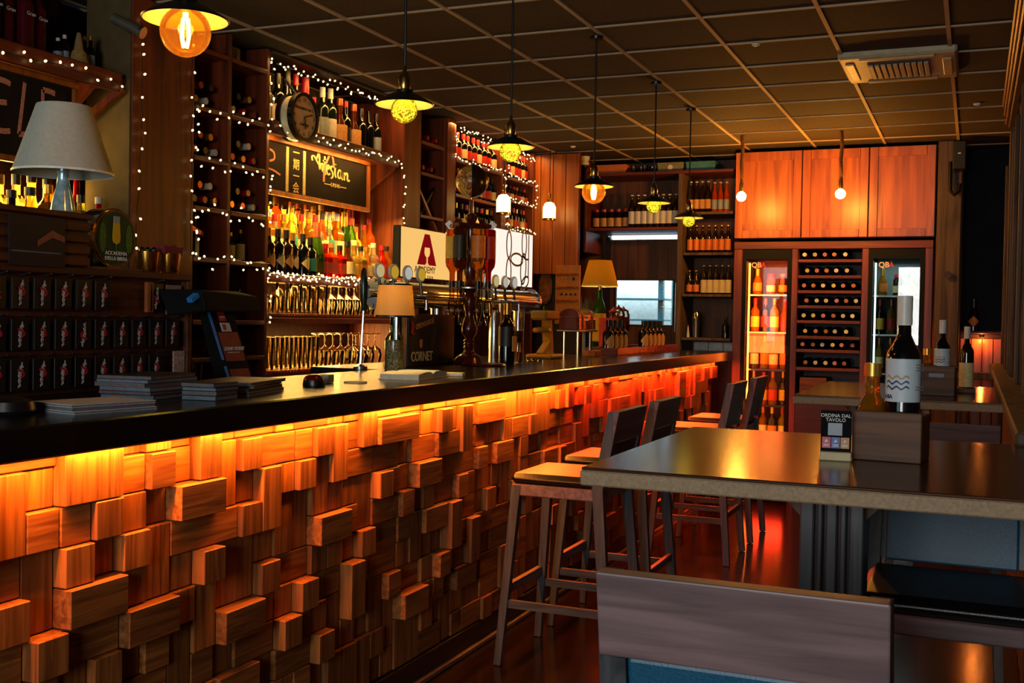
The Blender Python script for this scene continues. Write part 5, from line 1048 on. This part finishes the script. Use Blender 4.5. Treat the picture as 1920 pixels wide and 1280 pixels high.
# light boxes on the towers
def lightbox(y0, y1, z0, z1, label, glow):
    t = thing('light_box', label, 'sign', (-2.49, (y0+y1)/2, z0)); MB().box(-2.52, -2.478, y0, y1, z0, z1, .003).build('case', BLACK_M, t); MB().box(-2.478, -2.474, y0+.006, y1-.006, z0+.006, z1-.006).build('screen', glow, t)
    for y in (y0+.08, y1-.1): MB().box(-2.51, -2.49, y, y+.02, Z0+.393, z0).build('support', CHROME, t)
    return t
b1 = lightbox(4.50, 5.19, Z0+.41, Z0+.655, 'backlit cream sign with a dark red letter A and wine glass', emit('sign_glow_cream', '#ffc870', .85))
MB().prism([(-.10, -.065), (-.025, .085), (.025, .085), (.10, -.065), (.05, -.065), (-.05, -.065)], lambda a, b, d: (-2.4738+d, 4.762+a, Z0+.545+b), .0015).build('letter_mark', emit('sign_red_glow', '#a01014', .55, False), b1)
MB().prism([(-.035, .05), (.035, .05), (.04, .01), (.03, -.015), (.008, -.03), (.008, -.075), (.03, -.09), (-.03, -.09), (-.008, -.075), (-.008, -.03), (-.03, -.015), (-.04, .01)], lambda a, b, d: (-2.4722+d, 4.762+a*.72, Z0+.535+b*.6), .0012).build('glass_mark', emit('sign_glow_cream', '#ffc870', .85), b1)
text('ACADEMY', b1, plain('sign_brown', '#3a1408', .5), (-2.473, 4.745, Z0+.455), .047); text('ITALIA', b1, plain('sign_brown', '#3a1408', .5), (-2.473, 4.80, Z0+.42), .022)
b2 = lightbox(5.54, 6.15, Z0+.41, Z0+.735, 'backlit white sign with looping brown swirl lines', emit('sign_glow_white', '#fff0e0', .95))
def loop(cx_, cz_, a, b, rot): return [(cx_+a*math.cos(t)*math.cos(rot)-b*math.sin(t)*math.sin(rot), cz_+a*math.cos(t)*math.sin(rot)+b*math.sin(t)*math.cos(rot)) for t in [i*PI/8 for i in range(17)]]
LP = [loop(.0, .08, .075, .035, PI/2), loop(.12, 0, .09, .035, 0), loop(-.0, -.08, .08, .035, PI/2), loop(.23, .1, .08, .035, PI/2), loop(.22, -.05, .09, .04, PI/2-.1), loop(.25, -.13, .06, .03, .4), loop(-.02, -.14, .05, .025, .2), [(.3, .155), (.3, .0), (.3, -.1)], [(.2, .03), (.25, .01), (.3, .01)]]
ribbon(LP, .012, lambda a, b, d: (-2.474+d, 5.78+a, Z0+.57+b)).build('swirl_lines', plain('sign_brown', '#3a1408', .5), b2)
# small things around
jar = thing('cork_vase', 'narrow glass vase filled with pale corks right of the black bottle', 'vase', (-2.16, 5.17, Z0)); MB().shell([(.03, 0), (.032, .1), (.034, .17)], 16, jar.location).build('vase', WGLASS, jar, True)
for k in range(9): MB().cyl((-2.16+.016*math.cos(k*2.4), 5.17+.016*math.sin(k*2.4), Z0+.005+.05*(k % 3)), (-2.16+.016*math.cos(k*2.4)+.004, 5.17+.016*math.sin(k*2.4), Z0+.055+.055*(k % 3)), .0095, n=8).build('cork', C_CORK, jar, True)
chn = thing('brass_trinket', 'small pile of shiny chain links and a valve on the worktop', 'trinket', (-2.12, 5.32, Z0))
for k in range(7): a = k*1.7; MB().tube([(-2.12+.03*math.cos(a)+.012*math.cos(t), 5.32+.03*math.sin(a)+.012*math.sin(t), Z0+.006+.004*(k % 3)) for t in [i*PI/5 for i in range(11)]], .004, 6).build('chain_link', [CHROME, BRASS][k % 2], chn, True)
# mustard juicer
ju = thing('citrus_press', 'mustard-yellow lever citrus press on the worktop', 'juicer', (-2.28, 5.87, Z0)); JM = plain('mustard_enamel', '#a87418', .35)
MB().box(-2.36, -2.20, 5.78, 5.98, Z0, Z0+.025, .008).build('base', JM, ju); MB().bar((-2.28, 5.94, Z0+.02), (-2.28, 5.90, Z0+.24), .05, .04).build('column', JM, ju); MB().bar((-2.28, 5.95, Z0+.10), (-2.28, 5.80, Z0+.02), .04, .03).build('brace', JM, ju)
MB().lathe([(.05, .15), (.055, .16), (.05, .175), (.02, .18)], 18, (-2.28, 5.83, Z0)).build('bowl', JM, ju, True); MB().box(-2.33, -2.23, 5.77, 5.99, Z0+.22, Z0+.275, .012).build('head', JM, ju); MB().lathe([(.01, .275), (.012, .30), (.0, .305)], 10, (-2.28, 5.87, Z0)).build('knob', G_GREEN, ju, True)
# chest on stand
stt = thing('metal_stand', 'thin chrome stand carrying the wooden chest', 'stand', (-2.3, 6.42, Z0)); MB().box(-2.36, -2.21, 6.28, 6.62, Z0+.15, Z0+.163, .002).build('plate', STEEL, stt)
for x, y in ((-2.24, 6.34), (-2.33, 6.34), (-2.24, 6.57), (-2.33, 6.57)): MB().cyl((x, y, Z0), (x, y, Z0+.15), .006, n=8).build('leg', CHROME, stt, True)
ch = thing('wooden_chest', 'small domed wooden treasure chest with leather straps on the metal stand', 'chest', (-2.285, 6.44, Z0+.164)); z = Z0+.164
MB().box(-2.35, -2.22, 6.29, 6.61, z, z+.075, .004).build('body', MAHOG, ch)
lidp = [(.065*math.cos(PI*i/10), .05*math.sin(PI*i/10)) for i in range(11)]; MB().prism(lidp, lambda a, b, d: (-2.285+a, 6.29+d, z+.078+b), .32).build('lid', MAHOG, ch)
for y in (6.35, 6.53):
    MB().prism([(a*1.05, b*1.06) for a, b in lidp], lambda a, b, d: (-2.285+a, y+d, z+.078+b), .022).build('strap', plain('strap_leather', '#7a3a18', .5), ch); MB().box(-2.219, -2.216, y, y+.022, z, z+.078).build('strap', plain('strap_leather', '#7a3a18', .5), ch)
MB().box(-2.22, -2.212, 6.44, 6.47, z+.055, z+.085).build('clasp', BRASS, ch)
blk = tag(MB().box(-2.23, -2.15, 6.40, 6.52, Z0, Z0+.035, .003).build('wooden_block', CAB_PINE), 'small pale wooden block under the straw cups', 'block')
for k, (y, m, nm) in enumerate(((6.72, BLACK, 'black'), (6.80, plain('cup_red', '#8a1410', .4), 'red'))):
    t = thing('straw_cup', '%s cup of dark straws beside the yellow lamp' % nm, 'cup', (-2.33, y, Z0+.14)); MB().shell([(.026, 0), (.032, .10), (.030, .10), (.024, .004)], 16, t.location).build('cup', m, t, True); MB().lathe([(.022, -.14), (.022, 0)], 12, t.location).build('foot', BLACK, t)
    for j in range(8): a = j*.8; MB().cyl((-2.33+.01*math.cos(a), y+.01*math.sin(a), Z0+.15), (-2.33+.03*math.cos(a), y+.03*math.sin(a), Z0+.14+.19+.02*(j % 3)), .003, n=6).build('straw', BLACK, t)
l3 = thing('bottle_lamp', 'lit table lamp with a yellow shade on a yellow-labelled green bottle', 'lamp', (-2.36, 7.1, Z0)); L3 = l3.location
MB().lathe([(.042, 0), (.044, .01), (.044, .28), (.036, .33), (.018, .37), (.016, .43)], 22, L3).build('bottle', G_GREEN, l3, True); MB().shell([(.0455, .08), (.0455, .27)], 22, L3).build('label', P_YELLOW, l3, True); MB().lathe([(.014, .43), (.014, .50)], 10, L3).build('socket', BRASS, l3, True)
MB().shell([(.125, .455), (.078, .63), (.076, .63), (.123, .455)], 44, L3).build('shade', shade_cloth('yellow_linen', '#c8a032', .5), l3, True); MB().shell([(.1255, .452), (.1252, .460)], 44, L3).build('shade_trim', WHITE, l3, True)
light('lamp_bulb', 'POINT', L3+Vector((0, 0, .55)), 7, (1, .62, .16), radius=.02, parent=l3)
# long tray of dark bottles
ty = thing('bottle_tray', 'long red-lit tray holding dark bottles at the far end of the bar', 'tray', (-2.17, 7.3, Z0))
MB().box(-2.28, -2.06, 6.58, 8.1, Z0, Z0+.008).build('base', RED_WOOD_Y, ty); MB().box(-2.072, -2.06, 6.58, 8.1, Z0+.008, Z0+.05, .002).build('front_lip', plain('tray_lip', '#8a2410', .25), ty); MB().box(-2.28, -2.268, 6.58, 8.1, Z0+.008, Z0+.05, .002).build('back_lip', RED_WOOD_Y, ty)
for y in (6.58, 8.088): MB().box(-2.268, -2.072, y, y+.012, Z0+.008, Z0+.05).build('end_lip', RED_WOOD_X, ty)
for k in range(9):
    y = 6.66+k*.10 if k < 4 else 7.46+(k-4)*.11
    bottle((-2.15, y, Z0+.009), 'wine', .215, .036, D_BLACK, C_BLACK, P_TAN, 'dark bottle with tan triangle label, %s in %s group on red tray' % (ORD[k if k < 4 else k-4], 'near' if k < 4 else 'far'), 'dark bottles on the red-lit tray', (.1, .6), diamond=True, rot=(0, 0, R(-35)))
for k, (y, h) in enumerate(((7.32, .13), (7.44, .15), (7.56, .14))):
    t = thing('pickle_jar', 'glass jar of orange fruit, %s behind the bottle tray' % ORD[k], 'jar', (-2.33, y, Z0)); MB().lathe([(.04, .15), (.046, .16), (.046, .15+h*.8), (.036, .15+h)], 18, t.location).build('glass', WGLASS, t, True); MB().lathe([(.04, .153), (.042, .16), (.042, .15+h*.7), (0, .15+h*.72)], 16, t.location).build('fruit', plain('fruit_orange', '#b04a10', .35, 0, .4, 50), t, True); MB().lathe([(.038, .15+h), (.04, .155+h), (.01, .17+h), (0, .19+h)], 16, t.location).build('lid', MAHOG, t, True); MB().lathe([(.05, .14), (.05, .15)], 18, t.location).build('plate', RED_WOOD_X, t); MB().lathe([(.012, 0), (.012, .14)], 8, t.location).build('foot', CHROME, t, True)
rm = thing('spirit_bottle_rack', 'thin red menu holder standing behind the dark bottles', 'menu holder', (-2.3, 6.98, Z0)); 
for k in range(3): MB().box(-2.31, -2.20, 6.95+k*.03, 6.955+k*.03, Z0, Z0+.24).build('menu', [RED, P_RED, MAROON][k], rm)

# ------------------------------------------------------------------ tables
def table(x0, x1, y0, y1, label, px, py):
    t = thing('high_table', label, 'table', ((x0+x1)/2, (y0+y1)/2, 0))
    MB().box(x0, x1, y0, y1, 1.013, 1.044, .003).build('edge_board', TABLE_EDGE, t)
    MB().box(x0+.002, x1-.002, y0+.002, y1-.002, 1.044, 1.05, .002).build('top', TABLE_TOP, t)
    yc = py
    MB().box(px-.13, px+.13, yc-.09, yc+.09, .0, .02, .004).build('foot_plate', DARK_X, t)
    for s_ in (-1, 1): MB().prism([(0, .02), (.17, .02), (0, .10)], lambda a, b, d: (px+s_*(.06+a), yc-.02+d, b), .04).build('foot_bracket', CAB_PINE, t); MB().prism([(0, 1.012), (.07, 1.012), (0, .94)], lambda a, b, d: (px+s_*(.06+a), yc-.02+d, b), .04).build('top_bracket', GREY_Z, t)
    for a, b in ((-.06, -.032), (-.026, -.014), (-.008, .014), (.02, .032), (.038, .066)): MB().box(px+a, px+b, yc-.06, yc+.06, .02, 1.012, .003).build('pedestal_plank', STOOL_Z, t)
    MB().box(px-.055, px+.06, yc-.04, yc+.04, .02, 1.012).build('pedestal_core', DARK_Z, t)
    return t
table(-.727, .188, 2.083, 3.04, 'near high table with a stone-coloured edge and glossy brown top', -.262, 2.36)
table(-.687, .188, 4.62, 5.80, 'second high table farther along the plank wall', -.45, 5.2)
def caddy(x, y, rz, w, d, h, label, slot):
    t = thing('wooden_caddy', label, 'box', (x, y, 1.0505)); t.rotation_euler = (0, 0, rz)
    for nm, b in (('front_board', (-w/2, w/2, -d/2, -d/2+.01)), ('back_board', (-w/2, w/2, d/2-.01, d/2)), ('side_board', (-w/2, -w/2+.01, -d/2+.01, d/2-.01)), ('side_board', (w/2-.01, w/2, -d/2+.01, d/2-.01))):
        low = h*.93 if nm == 'side_board' else h
        m = MB().box(b[0], b[1], b[2], b[3], 0, low, .002); link(nm, m.mesh(nm, BOX_WOOD), t)
    link('bottom_board', MB().box(-w/2+.01, w/2-.01, -d/2+.01, d/2-.01, 0, .008).mesh('bottom_board', BOX_WOOD), t)
    if slot: link('handle_slot', MB().box(-.03, .03, -d/2-.001, -d/2, h*.62, h*.75).mesh('handle_slot', BLACK), t)
    return t
caddy(-.165, 2.56, R(-6), .145, .12, .108, 'rustic wooden caddy with oil bottles on the near table', 0)
caddy(-.14, 5.0, R(-4), .145, .12, .125, 'wooden caddy with a slot handle on the second table', 1)
OILW = plain('oil_label', '#b8c4cc', .5, 0, .06, 60); WAVE = plain('wave_blue', '#1c3468', .5); WAVEG = plain('wave_gold', '#a88850', .5)
def oil(x, y, s, label, group):
    o = bottle((x, y, 1.06), 'wine', .35*s, .037*s, D_BLACK, C_WHITE, OILW, label, group, (.34, .61), name='oil_bottle', cat='oil bottle')
    for k, m in enumerate((WAVE, WAVE, WAVEG)):
        pts = [((i-8)*.085-.30, (.150+.0115*k+.0030*math.sin(i*1.0))*s) for i in range(17)]
        b = ribbon([[(a, z) for a, z in pts]], .004*s, lambda a, z, d: (.0383*s*math.sin(a)+d*0, -.0383*s*math.cos(a), z), 0); link('wave_print', b.mesh('wave_print', m), o)
    for k in range(5): link('fine_print', MB().box(.012*s, .03*s, -.0375*s, -.0372*s, .20*s-.006*s*k+(0 if k < 3 else -.03*s), .202*s-.006*s*k+(0 if k < 3 else -.03*s)).mesh('fine_print', plain('print_grey', '#5a6068', .6)), o).rotation_euler = (0, 0, .45)
    text('HIA', o, WAVE, origin(o)+Vector((-.028*s, -.028*s, .130*s)), .013*s, (R(90), 0, R(-45)))
    return o
oil(-.143, 2.565, 1.0, 'tall dark oil bottle with wave label and white cap in the near caddy', None)
bottle((-.208, 2.575, 1.06), 'honey', .20, .034, L_AMBER, C_GOLD, None, 'amber honey-coloured vinegar bottle with gold cap in the near caddy', None, name='vinegar_bottle', cat='bottle')
oil(-.125, 5.0, .88, 'dark oil bottle with wave label in the caddy on the second table', None)
bottle((-.185, 5.01, 1.06), 'honey', .185, .032, L_AMBER, C_GOLD, P_WHITE, 'small amber bottle with gold cap and white label on the second table', None, (.05, .34))
bottle((-.03, 5.28, 1.052), 'wine', .29, .03, D_BROWN, C_WHITE, P_CREAM, 'slim brown bottle with white cap and cream label on the second table', None, (.08, .45))
tag(MB().box(-.075, .01, 5.2, 5.36, 1.0505, 1.07, .002).build('wooden_tray', BOX_WOOD), 'small wooden tray under the slim brown bottle', 'tray')
# order card in a wooden block
oc = thing('order_card', 'black order card with coloured squares in a pale wooden block on the near table', 'card', (-.273, 2.47, 1.0505)); oc.rotation_euler = (0, 0, R(4))
link('block', MB().box(-.033, .033, -.018, .018, 0, .019, .002).mesh('block', plain('pale_wood', '#b8a880', .6)), oc)
link('card', MB().box(-.032, .032, -.002, .002, .012, .108).mesh('card', plain('card_navy', '#07080e', .7, 0, .1, 30, .08)), oc)
for k, m in enumerate((plain('square_pink', '#a81440', .4), BLUE, OCHRE)):
    link('square', MB().box(-.029+k*.0195, -.011+k*.0195, -.0028, -.002, .026, .05).mesh('square', m), oc)
    link('icon', MB().prism([(-.004, 0), (.004, .002), (0, .008)], lambda a, b, d: (-.02+k*.0195+a, -.003-d, .038+b), .0004).mesh('icon', P_WHITE), oc)
    for j in range(2): link('fine_print', MB().box(-.026+k*.0195, -.014+k*.0195, -.0031, -.0028, .030+j*.003, .0315+j*.003).mesh('fine_print', P_WHITE), oc)
link('pale_square', MB().box(-.017, .013, -.0026, -.002, .054, .081).mesh('pale_square', P_GREY), oc)
for tx, z, s_ in (('ORDINA DAL', .097, .0105), ('TAVOLO', .0875, .0105)):
    tt = text(tx, None, P_WHITE, (0, 0, 0), s_, FY, bold=.0001); tt.parent = oc; tt.location = (-.001, -.0028, z)

# ------------------------------------------------------------------ stools
def stool(x, y, rz, label, pad):
    t = thing('bar_stool', label, 'stool', (0, 0, 0), 'bar stools')      # front towards +Y
    W2, D2 = .185, .18
    MB().box(-W2, W2, -D2, D2, .66, .705, .004).build('seat_frame', STOOL_X, t)
    MB().box(-W2-.005, W2+.005, -D2+.01, D2+.012, .705, .748, .018).build('seat', LEATHER, t, bevel=.008)
    for s_ in (-1, 1):
        MB().taper((s_*(W2+.028), D2+.035, .004), (s_*(W2-.016), D2-.016, .70), (.028, .028), (.036, .036)).build('leg', STOOL_Z, t)
        MB().cyl((s_*(W2+.028), D2+.035, 0), (s_*(W2+.028), D2+.035, .006), .011, n=10).build('glide', CHROME, t)
        lg = MB().taper((s_*(W2+.028), -D2-.05, .004), (s_*(W2-.005), -D2+.012, .72), (.028, .034), (.03, .042)).build('leg', STOOL_Z, t)
        MB().cyl((s_*(W2+.028), -D2-.05, 0), (s_*(W2+.028), -D2-.05, .006), .011, n=10).build('glide', CHROME, t)
        MB().bar((s_*(W2-.005), -D2+.012, .70), (s_*(W2-.008), -D2-.045, 1.0), .028, .04).build('back_post', STOOL_Z, t)
        f = .62; MB().bar((s_*(W2+.01), D2+.02, .24), (s_*(W2+.01), -D2-.03, .24), .018, .03).build('stretcher', STOOL_Y, t)
    MB().bar((-W2-.012, D2+.022, .29), (W2+.012, D2+.022, .29), .022, .034).build('foot_rail', STOOL_X, t)
    MB().bar((-W2-.012, -D2-.03, .27), (W2+.012, -D2-.03, .27), .018, .03).build('stretcher', STOOL_X, t)
    def lean(z): return -D2+.012-.057*(z-.70)/.30
    def slab(z0, z1, x0, x1, f0, f1): return MB().add([(xx, lean(z)+ff, z) for z in (z0, z1) for ff in (f0, f1) for xx in (x0, x1)], [(0, 1, 3, 2), (4, 6, 7, 5), (0, 4, 5, 1), (2, 3, 7, 6), (0, 2, 6, 4), (1, 5, 7, 3)])
    slab(.885, 1.005, -W2-.006, W2+.006, -.022, .012).build('top_rail', STOOL_X, t, bevel=.003)
    slab(.76, .885, -W2-.006, -W2+.032, -.022, .012).build('side_rail', STOOL_Z, t); slab(.76, .885, W2-.032, W2+.006, -.022, .012).build('side_rail', STOOL_Z, t)
    slab(.755, .885, -W2+.032, W2-.032, -.016, .016).build('back_pad', TEAL if pad else LEATHER, t, bevel=.006)
    t.location = (x, y, 0); t.rotation_euler = (0, 0, rz)
    return t
L90 = R(90)
stool(-1.455, 4.08, L90, 'bar stool drawn up to the bar nearest the camera, gold-lit black seat', 0)
stool(-1.465, 4.68, L90, 'second bar stool at the bar, behind the nearest one', 0)
stool(-1.455, 6.20, L90, 'third bar stool at the bar with a red-lit back', 0)
stool(-1.455, 6.88, L90, 'farthest bar stool at the bar beside the red-lit fridge', 0)
stool(-.277, 1.66, 0, 'foreground stool with grey wooden back rail and teal pad', 1)
stool(-.04, 2.74, R(180), 'dark stool with teal back pushed under the near table', 1)
stool(-.10, 4.35, R(0), 'dark stool drawn up to the second table', 0)

# ------------------------------------------------------------------ lettering becomes plain mesh
bpy.context.view_layer.update()
_dg = bpy.context.evaluated_depsgraph_get()
for o in [o for o in S.objects if o.type == 'FONT']:
    me = bpy.data.meshes.new_from_object(o.evaluated_get(_dg)); n = o.name
    if not me.materials: me.materials.append(o.data.materials[0])
    m = bpy.data.objects.new(n, me); COL.objects.link(m); m.parent = o.parent; m.location = o.location; m.rotation_euler = o.rotation_euler; m.scale = o.scale
    bpy.data.objects.remove(o); m.name = n
